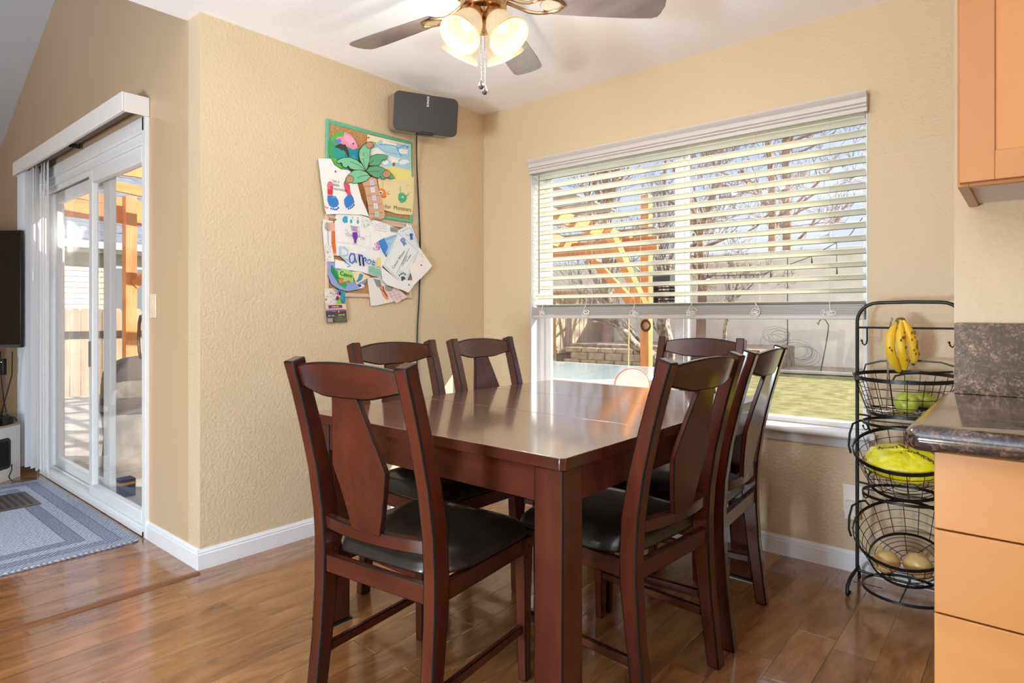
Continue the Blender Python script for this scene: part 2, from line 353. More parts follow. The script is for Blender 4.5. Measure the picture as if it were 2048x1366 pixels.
# floor transition strip
c = MB(); c.prism([(.018, 0), (.052, 0), (.048, .007), (.030, .009), (.020, .005)], 1, BACK, DY-.02)
struct(c, 'trim_1', wood('transition_strip_wood', lin((96, 54, 28)), lin((122, 74, 40)), lin((140, 90, 54)), .4, 1, 5))
# ---------------------------------------------------------------- window_1 with sill
w1 = tag(thing('window_1', (0, 0, 0)), kind='structure')
YF = .085
def frame_rect(mb, x0, x1, z0, z1, wd, y0, y1, mt, wb=None):
    wb = wb or wd
    mb.box((x0, y0, z0), (x0+wd, y1, z1), mt); mb.box((x1-wd, y0, z0), (x1, y1, z1), mt)
    mb.box((x0+wd, y0, z0), (x1-wd, y1, z0+wb), mt); mb.box((x0+wd, y0, z1-wd), (x1-wd, y1, z1), mt)
c = MB(); frame_rect(c, WX0, WX1, WZ0, WZ1, .035, YF, .15, M_VINYL, .022); c.build('window_frame', parent=w1, bevel=.003)
c = MB(); c.box((1.305, YF+.005, WZ0+.02), (1.355, .14, WZ1-.03), M_VINYL); c.box((1.355, YF+.02, WZ0+.02), (1.372, .13, WZ1-.03), M_VINYL); c.build('mullion', parent=w1, bevel=.003)
c = MB(); frame_rect(c, WX0+.034, 1.345, WZ0+.018, WZ1-.03, .042, YF+.015, .125, M_VINYL, .022); c.build('sash', parent=w1, bevel=.003)
c = MB(); c.box((WX0+.07, .112, WZ0+.03), (1.31, .116, WZ1-.06), M_GLASS); c.box((1.37, .128, WZ0+.02), (WX1-.03, .132, WZ1-.03), M_GLASS); c.build('pane', parent=w1)
c = MB(); c.prism([(.084, WZ0+.0), (.084, WZ0-.012), (0, WZ0-.012), (0, .572), (-.040, .572), (-.052, .578), (-.056, .588), (-.052, .598), (-.042, .602)], 0, WX0-.035, WX1+.035, M_TRIM)
c.build('window_sill', parent=w1, auto=50)
c = MB(); c.prism([(-.0, .572), (-.016, .572), (-.014, .545), (-.008, .530), (0, .528)], 0, WX0-.015, WX1+.008, M_TRIM); c.build('apron_trim', parent=w1, auto=50)
c = MB(); c.box((WX0-.001, .0, WZ0), (WX0+.004, YF, WZ1), M_TRIM); c.box((WX1-.004, .0, WZ0), (WX1+.001, YF, WZ1), M_TRIM); c.box((WX0, .0, WZ1-.004), (WX1, YF, WZ1+.001), M_TRIM); c.build('window_reveal', parent=w1)

# ---------------------------------------------------------------- horizontal blind in the window
bl = thing('window_blind', (1.312, 0, WZ1), label='wide cream horizontal slat blind, half raised over the dining room window', cat='blind')
bl_inv = Vector((-1.312, 0, -WZ1))
def bb(mb, name, mt=None, **k):
    o = mb.build(name, mt, parent=bl, **k); o.location = bl_inv; return o
c = MB(); prof = [(-.056, 2.051), (-.058, 2.044), (-.052, 2.036), (-.040, 2.026), (-.034, 2.012), (-.034, 2.009), (-.044, 2.008), (-.045, 2.002), (-.036, 2.000), (-.036, 1.996), (-.046, 1.994), (-.046, 1.988), (-.036, 1.984), (-.034, 1.972), (-.040, 1.970), (-.040, 1.966), (-.024, 1.966), (-.024, 2.040), (-.010, 2.051)]
c.prism(prof, 0, WX0+.012, WX1+.004, M_VALANCE)
for x in (WX0+.012, WX1-.008): c.prism([(-.044, 2.051), (-.030, 1.966), (0, 1.966), (0, 2.051)], 0, x, x+.010, M_VALANCE)
bb(c, 'valance', auto=25)
c = MB(); c.box((WX0+.01, .004, 1.975), (WX1-.01, .060, 2.015), M_SLAT); bb(c, 'headrail')
c = MB(); ycen, sw, tl = .030, .0600, rad(15); z = 1.952; zs = []
while z > 1.155:
    zs.append(z); z -= .0565
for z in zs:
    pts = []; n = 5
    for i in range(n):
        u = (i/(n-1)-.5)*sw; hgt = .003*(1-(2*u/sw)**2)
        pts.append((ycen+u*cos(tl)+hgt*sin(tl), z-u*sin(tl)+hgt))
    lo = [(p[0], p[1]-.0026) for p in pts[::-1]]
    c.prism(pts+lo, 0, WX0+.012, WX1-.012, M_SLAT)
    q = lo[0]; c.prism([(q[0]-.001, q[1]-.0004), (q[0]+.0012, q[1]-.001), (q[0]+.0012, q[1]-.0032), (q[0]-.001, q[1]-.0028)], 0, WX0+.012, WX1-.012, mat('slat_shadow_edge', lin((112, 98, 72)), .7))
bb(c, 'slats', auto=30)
c = MB()
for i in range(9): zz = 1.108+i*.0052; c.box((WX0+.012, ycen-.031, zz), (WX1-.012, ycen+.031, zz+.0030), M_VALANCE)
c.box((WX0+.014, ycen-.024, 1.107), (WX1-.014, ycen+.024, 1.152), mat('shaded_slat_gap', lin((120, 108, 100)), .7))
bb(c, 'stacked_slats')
c = MB(); c.box((WX0+.012, ycen-.032, 1.086), (WX1-.012, ycen+.032, 1.106), M_VALANCE); bb(c, 'bottom_rail', bevel=.004)
cx_ = [.49, .802, 1.116, 1.444, 1.758, 2.08]; random.seed(4)
c = MB(); M_CORD = mat('cream_cord', lin((214, 206, 190)), .7)
for x in cx_:
    for yy in (ycen-.031, ycen+.031): c.tube([(x, yy, 1.97), (x, yy, 1.10)], .0007, 5, M_CORD)
    for z in zs: c.tube([(x, ycen-.031, z+.012), (x, ycen+.031, z-.009)], .0005, 4, M_CORD)
bb(c, 'ladder_cords')
for x in cx_:
    c = MB(); pts = [(x, ycen-.034, 1.165)]
    for k in range(5):
        a0 = random.uniform(0, 2*pi); rr = random.uniform(.012, .026); ox, oz = random.uniform(-.014, .014), random.uniform(-.012, .010)
        for j in range(12):
            a = a0+2*pi*j/11; pts.append((x+ox+rr*cos(a)*1.0, ycen-.042-.005*sin(3*a+k), 1.117+oz+rr*.72*sin(a)))
    # smooth
    for _ in range(2): pts = [pts[0]]+[tuple((pts[i-1][q]+2*pts[i][q]+pts[i+1][q])/4 for q in range(3)) for i in range(1, len(pts)-1)]+[pts[-1]]
    c.tube(pts, .0014, 5, mat('white_cord', lin((244, 240, 232)), .6)); bb(c, 'tied_cord')
c = MB(); c.tube([(.466, -.010, 1.965), (.466, -.010, 1.60), (.467, -.010, 1.235)], .0038, 8, mat('grey_wand_plastic', lin((150, 148, 142)), .3)); bb(c, 'tilt_wand')

# ---------------------------------------------------------------- sliding glass door
d1 = tag(thing('door_1', (0, 0, 0)), kind='structure')
F0 = DY-.016
c = MB()
c.box((DX1-.085+.06, F0, 0), (DX1+.022, DY+.13, DZ+.02), M_VINYL)          # right jamb
c.box((DX1-.055, DY-.004, 0.02), (DX1-.02, DY+.13, DZ), M_VINYL)
c.box((DX0-.02, F0, 0), (DX0+.035, DY+.13, DZ+.02), M_VINYL)
c.build('door_frame', parent=d1, bevel=.003)
c = MB(); c.box((DX0, F0, DZ-.055), (DX1, DY+.13, DZ+.02), M_VINYL); c.box((DX0, F0+.012, DZ-.105), (DX1, DY+.13, DZ-.055), M_VINYL); c.box((DX0, DY+.010, DZ-.135), (DX1, DY+.022, DZ-.105), M_VINYL)
c.box((DX0, DY+.115, DZ-.14), (DX1, DY+.13, DZ-.05), M_VINYL)
c.build('head_track', parent=d1, bevel=.004)
c = MB(); c.box((DX0, F0, 0.002), (DX1, DY+.13, .030), M_VINYL); c.box((DX0, F0+.01, .03), (DX1, DY+.004, .044), M_VINYL); c.box((DX0, DY+.055, .03), (DX1, DY+.062, .046), M_VINYL)
c.build('door_sill', parent=d1, bevel=.002)
def panel(x0, x1, y0, y1, sx0, sx1, name):
    z0, z1 = .034, DZ-.115
    c = MB(); c.box((x0, y0, z0), (x0+sx0, y1, z1), M_VINYL); c.box((x1-sx1, y0, z0), (x1, y1, z1), M_VINYL)
    c.box((x0+sx0, y0, z0), (x1-sx1, y1, z0+.072), M_VINYL); c.box((x0+sx0, y0, z1-.075), (x1-sx1, y1, z1), M_VINYL)
    o = c.build(name, parent=d1, bevel=.005, seg=2)
    g = MB(); ym = (y0+y1)/2; g.box((x0+sx0-.005, ym-.003, z0+.06), (x1-sx1+.005, ym+.003, z1-.06), M_GLASS); g.build('pane', parent=o)
    return o
panel(-1.53, -.645, DY+.006, DY+.040, .062, .050, 'sliding_panel')
panel(DX0+.03, -1.375, DY+.070, DY+.104, .075, .115, 'fixed_panel')
M_BRONZE = mat('bronze_door_pull', lin((128, 104, 84)), .3, metal=.6)
c = MB(); xh = -.90
c.tube([(xh+.19, DY+.040, 1.095), (xh+.15, DY+.050, 1.105), (xh+.03, DY+.062, 1.10), (xh, DY+.065, 1.06), (xh-.008, DY+.065, .98), (xh, DY+.065, .91), (xh+.03, DY+.062, .875), (xh+.15, DY+.050, .87), (xh+.19, DY+.040, .88)], .0085, 8, M_BRONZE); c.build('door_handle', parent=d1)
c = MB(); c.box((-1.500, DY-.004, .80), (-1.488, DY+.008, .95), mat('grey_latch', lin((120, 118, 116)), .4)); c.build('latch', parent=d1)

# vertical blind valance over the door
vv = thing('door_valance', (-1.65, DY, 2.14), label='white box valance above the sliding glass door', cat='valance')
VX0, VX1, VY = -2.735, -.565, -1.937
M_PINKW = mat('warm_white_valance', lin((240, 236, 233)), .5)
c = MB(); c.box((VX0, VY, 2.085), (VX1, VY+.010, 2.178), M_PINKW); o = c.build('front_board', parent=vv, bevel=.002); o.location = (1.65, -DY, -2.14)
c = MB(); c.box((VX1-.010, VY+.0105, 2.085), (VX1, DY-.0015, 2.178), M_PINKW); c.box((VX0, VY+.0105, 2.085), (VX0+.010, DY-.0015, 2.178), M_PINKW); c.box((VX0+.01, VY+.0105, 2.172), (VX1-.01, DY-.0015, 2.178), M_PINKW)
o = c.build('return_boards', parent=vv, bevel=.002); o.location = (1.65, -DY, -2.14)
c = MB(); c.box((VX0+.03, -1.885, 2.125), (VX1-.03, -1.845, 2.150), mat('taupe_headrail', lin((128, 116, 108)), .5)); c.box((-1.62, -1.885, 2.105), (-1.60, -1.83, 2.15), M_DARK); c.box((VX0+.03, VY+.012, 2.092), (VX1-.03, VY+.026, 2.097), M_TRIM)
o = c.build('headrail', parent=vv); o.location = (1.65, -DY, -2.14)

vb = thing('vertical_blind', (-2.5, -1.865, 2.08), label='white vertical blind drawn back to the left of the sliding door', cat='blind')
M_VB = mat('white_vertical_vane', lin((232, 231, 233)), .55)
random.seed(7); ng = 0
def vane(x, yc, ang, z0=.055):
    pts = []; pb = []
    for i in range(7):
        u = (i/6-.5)*.089; hh = .006*(1-(2*u/.089)**2)
        pts.append((u, hh)); pb.append((u, hh-.0009))
    ca, sa = cos(ang), sin(ang)
    out = [(x+p[0]*ca-p[1]*sa, yc+p[0]*sa+p[1]*ca) for p in pts+pb[::-1]]
    c = MB(); c.prism(out, 2, z0, 2.115, M_VB); o = c.build('vane', parent=vb, auto=60); o.location = (2.5, 1.865, -2.08)
for i in range(9): vane(-2.70+i*.014, -1.872, rad(82+random.uniform(-3, 3)))
for i, (x, a) in enumerate([(-2.56, 62), (-2.49, 40), (-2.40, 24), (-2.31, 14), (-2.235, 10), (-2.165, 8)]): vane(x, -1.868+.004*(i % 2), rad(-a), .055)
c = MB(); c.tube([(-2.33, -1.905, 2.09), (-2.33, -1.905, 1.40)], .0022, 6, M_TRIM); c.tube([(-2.33, -1.905, 1.40), (-2.33, -1.905, 1.33)], .006, 8, M_TRIM)
o = c.build('pull_cord', parent=vb); o.location = (2.5, 1.865, -2.08)

# ---------------------------------------------------------------- dining chairs
CW, PW = .225, .042
YB = [(0, -.036), (.10, -.024), (.22, -.010), (.36, -.001), (.46, 0), (.56, -.006), (.68, -.024), (.80, -.052), (.90, -.079), (.985, -.106)]
TH = [(0, .040), (.22, .046), (.40, .056), (.56, .056), (.75, .048), (.985, .042)]
def ip(tab, z):
    for (a, b), (c_, d) in zip(tab, tab[1:]):
        if z <= c_: return b+(d-b)*max(0, (z-a))/(c_-a)
    return tab[-1][1]
def make_chair():
    t = thing('dining_chair')
    zs_ = [0, .05, .10, .16, .22, .29, .36, .41, .46, .51, .56, .62, .68, .74, .80, .85, .90, .95, .982]
    back = [(ip(YB, z), z) for z in zs_]; front = [(ip(YB, z)+ip(TH, z), z+(.014 if z > .97 else 0)) for z in zs_]
    for s in (-1, 1):
        c = MB(); c.prism(back+front[::-1], 0, s*CW, s*(CW-PW), M_CHERRY); c.build('leg', parent=t, bevel=.005, edge=M_EDGE, auto=35)
    for s in (-1, 1):
        c = MB(); xo = s*.222
        b0, b1 = .028, .040
        vs = [(xo, .447, 0), (xo-s*b0, .447, 0), (xo-s*b0, .447-b0, 0), (xo, .447-b0, 0), (xo, .450, .435), (xo-s*b1, .450, .435), (xo-s*b1, .450-b1, .435), (xo, .450-b1, .435)]
        c.add(vs, [(0, 1, 2, 3), (4, 7, 6, 5), (0, 4, 5, 1), (1, 5, 6, 2), (2, 6, 7, 3), (3, 7, 4, 0)], M_CHERRY); c.build('leg', parent=t, bevel=.003, edge=M_EDGE)
    # seat rails
    c = MB(); c.box((-CW+PW, .006, .385), (CW-PW, .026, .436), M_CHERRYX); c.box((-.18, .424, .385), (.18, .446, .436), M_CHERRYX)
    for s in (-1, 1): c.box((s*.196, .056, .385), (s*.217, .408, .436), M_CHERRYY)
    c.build('seat_rail', parent=t, bevel=.003, edge=M_EDGE)
    for s in (-1, 1):
        c = MB(); c.box((s*.196, .033, .145), (s*.212, .418, .172), M_CHERRYY); c.build('stretcher', parent=t, bevel=.003, edge=M_EDGE)
    # padded seat: rounded superellipse cushion with notches for the posts left to overlap gently
    c = MB(); nx, ny = 22, 20; vs = []; 
    def edge_h(u, v):
        e = 1-max(abs(u), abs(v))**6; q = (1-abs(u)**5)*(1-abs(v)**5)
        return max(q, 0)
    for layer in (1, 0):
        for j in range(ny+1):
            for i in range(nx+1):
                u = 2*i/nx-1; v = 2*j/ny-1
                hw = .196+(.230-.196)*min(1, max(0, (v+1)/.55))
                if v < -.8: hw = .182
                x = u*hw; r = 1-.10*(abs(u)**8)*(abs(v)**8)
                x *= r; y = .246+v*.219*r
                if y < .062: x = max(-.180, min(.180, x))
                h = .436+.006 if layer == 0 else .446+.052*(max(0, (1-abs(u)**7)*(1-abs(v)**7))**.5)+.008*(1-u*u)*(1-v*v)
                if layer == 0: x *= .985; y = .248+(y-.248)*.985
                vs.append((x, y, h))
    n = (nx+1)*(ny+1); fs = []
    for j in range(ny):
        for i in range(nx):
            a = j*(nx+1)+i; fs.append((a, a+1, a+nx+2, a+nx+1)); fs.append((n+a, n+a+nx+1, n+a+nx+2, n+a+1))
    rim = [i for i in range(nx+1)]+[j*(nx+1)+nx for j in range(1, ny+1)]+[ny*(nx+1)+i for i in range(nx-1, -1, -1)]+[j*(nx+1) for j in range(ny-1, 0, -1)]
    for a, b in zip(rim, rim[1:]+rim[:1]): fs.append((a, n+a, n+b, b))
    c.add(vs, fs, M_LEATHER, True); o = c.build('seat', parent=t, auto=85)
    sb = o.modifiers.new('soft', 'SUBSURF'); sb.levels = sb.render_levels = 1
    # crest rail: bowed backwards, deeper in the middle
    def bow(u): return -.026*(1-u*u)
    c = MB(); n = 16; vs = []; xin = CW-PW+.002
    for i in range(n+1):
        u = 2*i/n-1; k = abs(u)
        zt = .972+.018*(1-k**2.2); 
        zb = .918-.022*(1 if k < .45 else (1-k)/.55 if k < .9 else .18*(1-k)/.1*1.0)
        for zz in (zt, zb):
            yb = ip(YB, zz)+.010+bow(u); vs += [(u*xin, yb, zz), (u*xin, yb+.022, zz)]
    fs = []
    for i in range(n):
        a = i*4; b = a+4; fs += [(a, b, b+1, a+1), (a+1, b+1, b+3, a+3), (a+3, b+3, b+2, a+2), (a+2, b+2, b, a)]
    fs += [(0, 1, 3, 2), (n*4, n*4+2, n*4+3, n*4+1)]
    c.add(vs, fs, M_CHERRYX, True); c.build('crest_rail', parent=t, bevel=.005, edge=M_EDGE, auto=30)
    # lower back rail
    c = MB(); vs = []
    for i in range(n+1):
        u = 2*i/n-1
        for zz in (.545, .508):
            yb = ip(YB, zz)+.012+bow(u)*.95; vs += [(u*xin, yb, zz), (u*xin, yb+.024, zz)]
    c.add(vs, fs, M_CHERRYX, True); c.build('lower_back_rail', parent=t, bevel=.003, edge=M_EDGE, auto=30)
    # hexagonal vase splat following the lean
    c = MB(); rows = [(.535, .052), (.59, .0670), (.65, .0835), (.706, .0985), (.714, .0985), (.76, .0855), (.83, .0655), (.905, .044)]; vs = []; fs = []
    for z, hw in rows:
        y = ip(YB, z)+.013-.0255
        vs += [(-hw, y, z), (hw, y, z), (hw, y+.016, z), (-hw, y+.016, z)]
    for i in range(len(rows)-1):
        for k in range(4): fs.append((i*4+k, i*4+(k+1) % 4, i*4+4+(k+1) % 4, i*4+4+k))
    fs += [(3, 2, 1, 0), tuple((len(rows)-1)*4+k for k in range(4))]
    c.add(vs, fs, M_CHERRY, True); c.build('splat', parent=t, bevel=.003, edge=M_EDGE, auto=30)
    return t
chair = make_chair()
CHG = 'dark cherry dining chairs around the table'
CHAIRS = [
 ((1.429, -1.983), 6.7, 'dark cherry dining chair nearest the camera, at the near end of the table'),
 ((1.971, -1.287), 90-4.2, 'nearer of the two dark cherry dining chairs on the right side of the table'),
 ((1.969, -.758), 90+4.0, 'farther dark cherry dining chair on the table right side, closest to the fruit stand'),
 ((.744, -1.286), -90-.8, 'dark cherry dining chair on the left side of the table, below the pin boards'),
 ((.748, -.738), -90+.5, 'dark cherry dining chair on the left side, nearest the corner of the room'),
 ((1.490, -.085), 179.5, 'dark cherry dining chair at the window end of the table, back to the window'),
]
for i, (p, a, lb) in enumerate(CHAIRS):
    o = chair if i == 0 else copy_tree(chair)
    o.location = (p[0], p[1], 0); o.rotation_euler = (0, 0, rad(a)); tag(o, lb, 'chair', CHG)

# ---------------------------------------------------------------- dining table
TX0, TX1, TY0, TY1, TZ = .770, 1.892, -1.757, -.300, .756
tb = thing('dining_table', ((TX0+TX1)/2, (TY0+TY1)/2, 0), label='dark cherry rectangular dining table with glossy top, sunlight from the window reflected on it', cat='table')
off = Vector((-(TX0+TX1)/2, -(TY0+TY1)/2, 0))
def tbld(c, name, **k): o = c.build(name, parent=tb, **k); o.location = off; return o
ch = .012
def top_outline(i=0): return [(TX0+ch, TY0+i), (TX1-ch-i, TY0+i), (TX1-i, TY0+ch), (TX1-i, TY1-ch), (TX1-ch-i, TY1-i), (TX0+ch, TY1-i), (TX0+i, TY1-ch), (TX0+i, TY0+ch)]
c = MB()
ya, yb = -1.235, -.79      # joints of the leaf
for (a, b) in ((TY0, ya-.0002), (ya+.0002, yb-.0002), (yb+.0002, TY1)):
    if a == TY0: pl = [(TX0+ch, a), (TX1-ch, a), (TX1, a+ch), (TX1, b), (TX0, b), (TX0, a+ch)]
    elif b == TY1: pl = [(TX0, a), (TX1, a), (TX1, b-ch), (TX1-ch, b), (TX0+ch, b), (TX0, b-ch)]
    else: pl = [(TX0, a), (TX1, a), (TX1, b), (TX0, b)]
    c.prism(pl, 2, TZ-.032, TZ, M_CHERRYX); c.mi[-len(pl)-1] = c.m(M_TOP)
tbld(c, 'table_top', bevel=.0025, seg=2)
A = .018
for lo, hi, mt in (((TX0+.102, TY0+A), (TX1-.102, TY0+A+.022), M_CHERRYX), ((TX0+.102, TY1-A-.022), (TX1-.102, TY1-A), M_CHERRYX), ((TX0+A, TY0+.102), (TX0+A+.022, TY1-.102), M_CHERRYY), ((TX1-A-.022, TY0+.102), (TX1-A, TY1-.102), M_CHERRYY)):
    c = MB(); c.box((lo[0], lo[1], .632), (hi[0], hi[1], TZ-.033), mt); tbld(c, 'apron')
for x in (TX0+.012, TX1-.012-.090):
    for y in (TY0+.012, TY1-.012-.090):
        c = MB(); c.box((x, y, .012), (x+.090, y+.090, TZ-.0325), M_CHERRY); tbld(c, 'leg', bevel=.004, edge=M_EDGE)
        c = MB(); c.box((x-.006, y-.006, .004), (x+.096, y+.096, .0125), M_BLACKP); c.box((x-.003, y-.003, 0), (x+.093, y+.093, .004), mat('cream_felt', lin((206, 190, 160)), .9)); tbld(c, 'slider_pad')
# ---------------------------------------------------------------- ceiling fan with four lit glass shades
FX, FY = 1.235, -1.335; FZB = 2.245
fan = thing('ceiling_fan', (FX, FY, CZ), label='brushed nickel ceiling fan with grey wood blades and four lit bell glass shades', cat='ceiling fan')
foff = Vector((0, 0, -CZ))
def fb(c, name, parent=None, **k):
    o = c.build(name, parent=parent or fan, **k)
    o.location = foff if parent is None else (0, 0, 0); return o
M_SILV = mat('pale_silver_plate', lin((214, 208, 186)), .25, metal=.8)
M_BLADE = wood('grey_brown_blade_wood', lin((92, 78, 76)), lin((116, 100, 96)), lin((136, 120, 116)), .26, 0, 5, coat=.5)
c = MB(); c.lathe([(0, CZ), (.085, CZ), (.088, CZ-.02), (.080, CZ-.040), (.06, CZ-.048), (.06, CZ-.056), (.112, CZ-.062), (.122, CZ-.075), (.124, CZ-.125), (.112, CZ-.145), (.070, CZ-.152), (0, CZ-.154)], 40, M_BRASS); fb(c, 'motor_housing', auto=35)
c = MB(); c.lathe([(0, CZ-.150), (.078, CZ-.150), (.085, CZ-.158), (.085, CZ-.205), (.080, CZ-.212), (.048, CZ-.216), (.040, CZ-.235), (.032, CZ-.262), (.027, CZ-.275), (.018, CZ-.292), (0, CZ-.296)], 40, M_BRASS); fb(c, 'light_kit_body', auto=35)
PH = 42
for k in range(5):
    a = rad(PH+72*k); Rz = Matrix.Rotation(a, 4, 'Z')
    pit = Matrix.Rotation(rad(-11), 4, 'X'); T = Rz @ Matrix.Translation((0, 0, FZB)) @ pit
    c = MB(); out = []; r0, r1 = .225, .66
    side = [(r0, .050), (r0+.02, .054), (.40, .064), (.56, .070), (.635, .068), (.655, .058), (.662, .040)]
    out = [(x, y) for x, y in side]+[(.668, 0)]+[(x, -y) for x, y in side[::-1]]+[(r0-.012, 0)]
    c.prism(out, 2, -.003, .003, M_BLADE, M=T); b = fb(c, 'blade', bevel=.0012)
    c = MB()
    for s in (-1, 1): c.tube([(.085, s*.014, .012), (.13, s*.016, -.006), (.165, s*.024, -.016), (.20, s*.036, -.012), (.235, s*.040, -.007), (.275, s*.026, -.007), (.296, 0, -.007)], .0065, 8, M_BRASS, M=T)
    i = fb(c, 'blade_arm')
    c = MB(); c.lathe([(0, -.0065), (.034, -.0065), (.036, -.004), (0, -.004)], 20, M_SILV, M=T @ Matrix.Translation((.250, 0, 0)) @ Matrix.Diagonal((1.25, .92, 1, 1))); i2 = c.build('cover_plate', parent=i); 
def shade_mat():
    m = bpy.data.materials.new('glowing_frosted_glass'); m.use_nodes = True; t = m.node_tree; b = t.nodes['Principled BSDF']
    b.inputs['Base Color'].default_value = lin((120, 98, 72)); b.inputs['Roughness'].default_value = .35
    lw = N(t, 'ShaderNodeLayerWeight'); lw.inputs[0].default_value = .35; r = N(t, 'ShaderNodeValToRGB')
    r.color_ramp.elements[0].color = lin((255, 240, 208)); r.color_ramp.elements[1].color = lin((252, 214, 160))
    n = N(t, 'ShaderNodeTexNoise'); n.inputs['Scale'].default_value = 18; n.inputs['Detail'].default_value = 3
    ma = N(t, 'ShaderNodeMath', operation='MULTIPLY_ADD'); ma.inputs[1].default_value = .25; ma.inputs[2].default_value = .36
    t.links.new(lw.outputs['Facing'], r.inputs[0]); t.links.new(r.outputs[0], b.inputs['Emission Color']); t.links.new(n.outputs['Fac'], ma.inputs[0]); t.links.new(ma.outputs[0], b.inputs['Emission Strength'])
    return m
M_SHADE = shade_mat()
M_RIM = mat('amber_glass_rim', lin((150, 120, 84)), .3, emit=(lin((250, 208, 156)), .35))
M_BULB = mat('lit_bulb', (1, 1, 1, 1), .4, emit=((1, .86, .62, 1), 2))
for k in range(4):
    a = YAW-pi/2+rad(50+90*k)
    d = Vector((cos(a), sin(a), 0)); root = Vector((0, 0, CZ-.218))+d*.030
    axis = (d*sin(rad(37))+Vector((0, 0, -cos(rad(37))))).normalized()
    q = axis.to_track_quat('Z', 'Y').to_matrix().to_4x4(); T = Matrix.Translation(root) @ q
    c = MB(); c.lathe([(0, -.012), (.016, -.010), (.018, .012), (.034, .018), (.038, .030), (.038, .044), (.032, .046), (0, .046)], 24, M_BRASS, M=T); fb(c, 'socket', auto=35)
    prof = [(.030, .040), (.041, .052), (.050, .070), (.055, .092), (.057, .112), (.060, .128), (.067, .140), (.073, .147)]
    inn = [(r-.004, z) for r, z in prof[::-1]]
    c = MB(); c.lathe(prof, 32, M_SHADE, M=T); c.lathe(inn, 32, M_SHADE, M=T)
    s = fb(c, 'glass_shade', auto=60)
    c = MB(); c.lathe([(.069, .1475), (.073, .147), (.0755, .150), (.0755, .156), (.070, .158), (.066, .155), (.069, .1475)], 32, M_RIM, M=T); c.build('shade_rim', parent=s)
    c = MB(); c.ball((0, 0, .085), .024, M_BULB, M=T, sq=(1, 1, 1.3)); c.build('bulb', parent=s)
    p = Vector((FX, FY, 0))+root+axis*.235
    lp = lamp('fan_bulb_light', 'POINT', p, 3.7, (1, .95, .90), shadow_soft_size=.02)
M_CHAIN = mat('steel_bead_chain', lin((170, 160, 146)), .3, metal=.8)
for (dx, dy, zl) in ((-.004, -.050, 1.945), (.004, -.046, 1.925)):
    x0 = RT*dx*1.6; base = FW*-.045+x0
    c = MB(); z = CZ-.22
    while z > zl: c.ball((base.x, base.y, z), .0021, M_CHAIN, 6, 4); z -= .0062
    o = fb(c, 'pull_chain')
    c = MB(); c.lathe([(0, zl+.004), (.004, zl+.002), (.005, zl-.006), (.009, zl-.012), (.010, zl-.024), (.006, zl-.030), (0, zl-.031)], 12, mat('dark_metal_fob', lin((70, 66, 64)), .35, metal=.5), M=Matrix.Translation((base.x, base.y, 0))); c.build('pull_fob', parent=o)

# ---------------------------------------------------------------- speaker on the wall and its cord
SPC = deep(852, 229, 3.42); SPR = -rad(90-64.6)
sp_ = thing('wall_speaker', SPC, 0, label='dark grey rounded rectangular loudspeaker mounted high on the left wall', cat='speaker')
ang = YAW-rad(64.6)            # direction of the face's long side, measured from forward
hd = Vector((-sin(ang), cos(ang), 0)); nrm = Vector((hd.y, -hd.x, 0))
if nrm.dot(CAM-SPC) < 0: nrm = -nrm
tiltR = Matrix.Rotation(rad(-10), 3, hd)
n2 = tiltR @ nrm
if n2.z > 0: tiltR = Matrix.Rotation(rad(10), 3, hd); n2 = tiltR @ nrm
u2 = tiltR @ Vector((0, 0, 1))
Rm = Matrix((hd, u2, n2)).transposed().to_4x4()
def rrect(w, h, r, n=6):
    o = []
    for cx0, cy0, a0 in ((w/2-r, h/2-r, 0), (-w/2+r, h/2-r, 90), (-w/2+r, -h/2+r, 180), (w/2-r, -h/2+r, 270)):
        for i in range(n+1): a = rad(a0+90*i/n); o.append((cx0+r*cos(a), cy0+r*sin(a)))
    return o
M_GRILL = mat('dark_grey_speaker_grille', lin((62, 60, 60)), .5, metal=.3)
c = MB(); c.prism(rrect(.364, .204, .030), 2, -.145, 0, mat('taupe_speaker_body', lin((150, 130, 108)), .5)); c.add([Rm.inverted() @ Vector((0, 0, 0))]*0, [])
o = c.build('speaker_body', parent=sp_, auto=45); o.matrix_local = Rm
c = MB(); c.prism(rrect(.368, .208, .032), 2, .001, .009, M_GRILL); o = c.build('speaker_grille', parent=sp_, bevel=.003, auto=45); o.matrix_local = Rm
c = MB(); c.box((-.040, -.112, -.05), (.045, -.098, .010), M_BLACKP); c.box((-.035, -.11, .0095), (.045, -.094, .013), M_BLACKP)
o = c.build('support_bracket', parent=sp_, bevel=.002); o.matrix_local = Rm
def text_mesh(mb, body, size, material, M, font_off=0):
    cu = bpy.data.curves.new('t', 'FONT'); cu.body = body; cu.size = size; cu.align_x = 'CENTER'; cu.align_y = 'CENTER'; cu.offset = font_off; cu.resolution_u = 3
    ob = bpy.data.objects.new('t', cu); COL.objects.link(ob)
    dg = bpy.context.evaluated_depsgraph_get(); me = bpy.data.meshes.new_from_object(ob.evaluated_get(dg))
    mb.add([tuple(v.co) for v in me.vertices], [tuple(p.vertices) for p in me.polygons], material, False, M)
    bpy.data.objects.remove(ob); bpy.data.meshes.remove(me); bpy.data.curves.remove(cu)
M_INKW = mat('white_print', lin((225, 225, 225)), .5)
c = MB(); text_mesh(c, 'SONOS', .017, M_INKW, Matrix.Translation((.004, .068, .0098)) @ Matrix.Rotation(rad(-90), 4, 'Z'), .0003)
o = c.build('lettering', parent=sp_); o.matrix_local = Rm
wl = SPC.copy(); c = MB(); bk = Rm.to_3x3() @ Vector((.02, -.01, -.135))
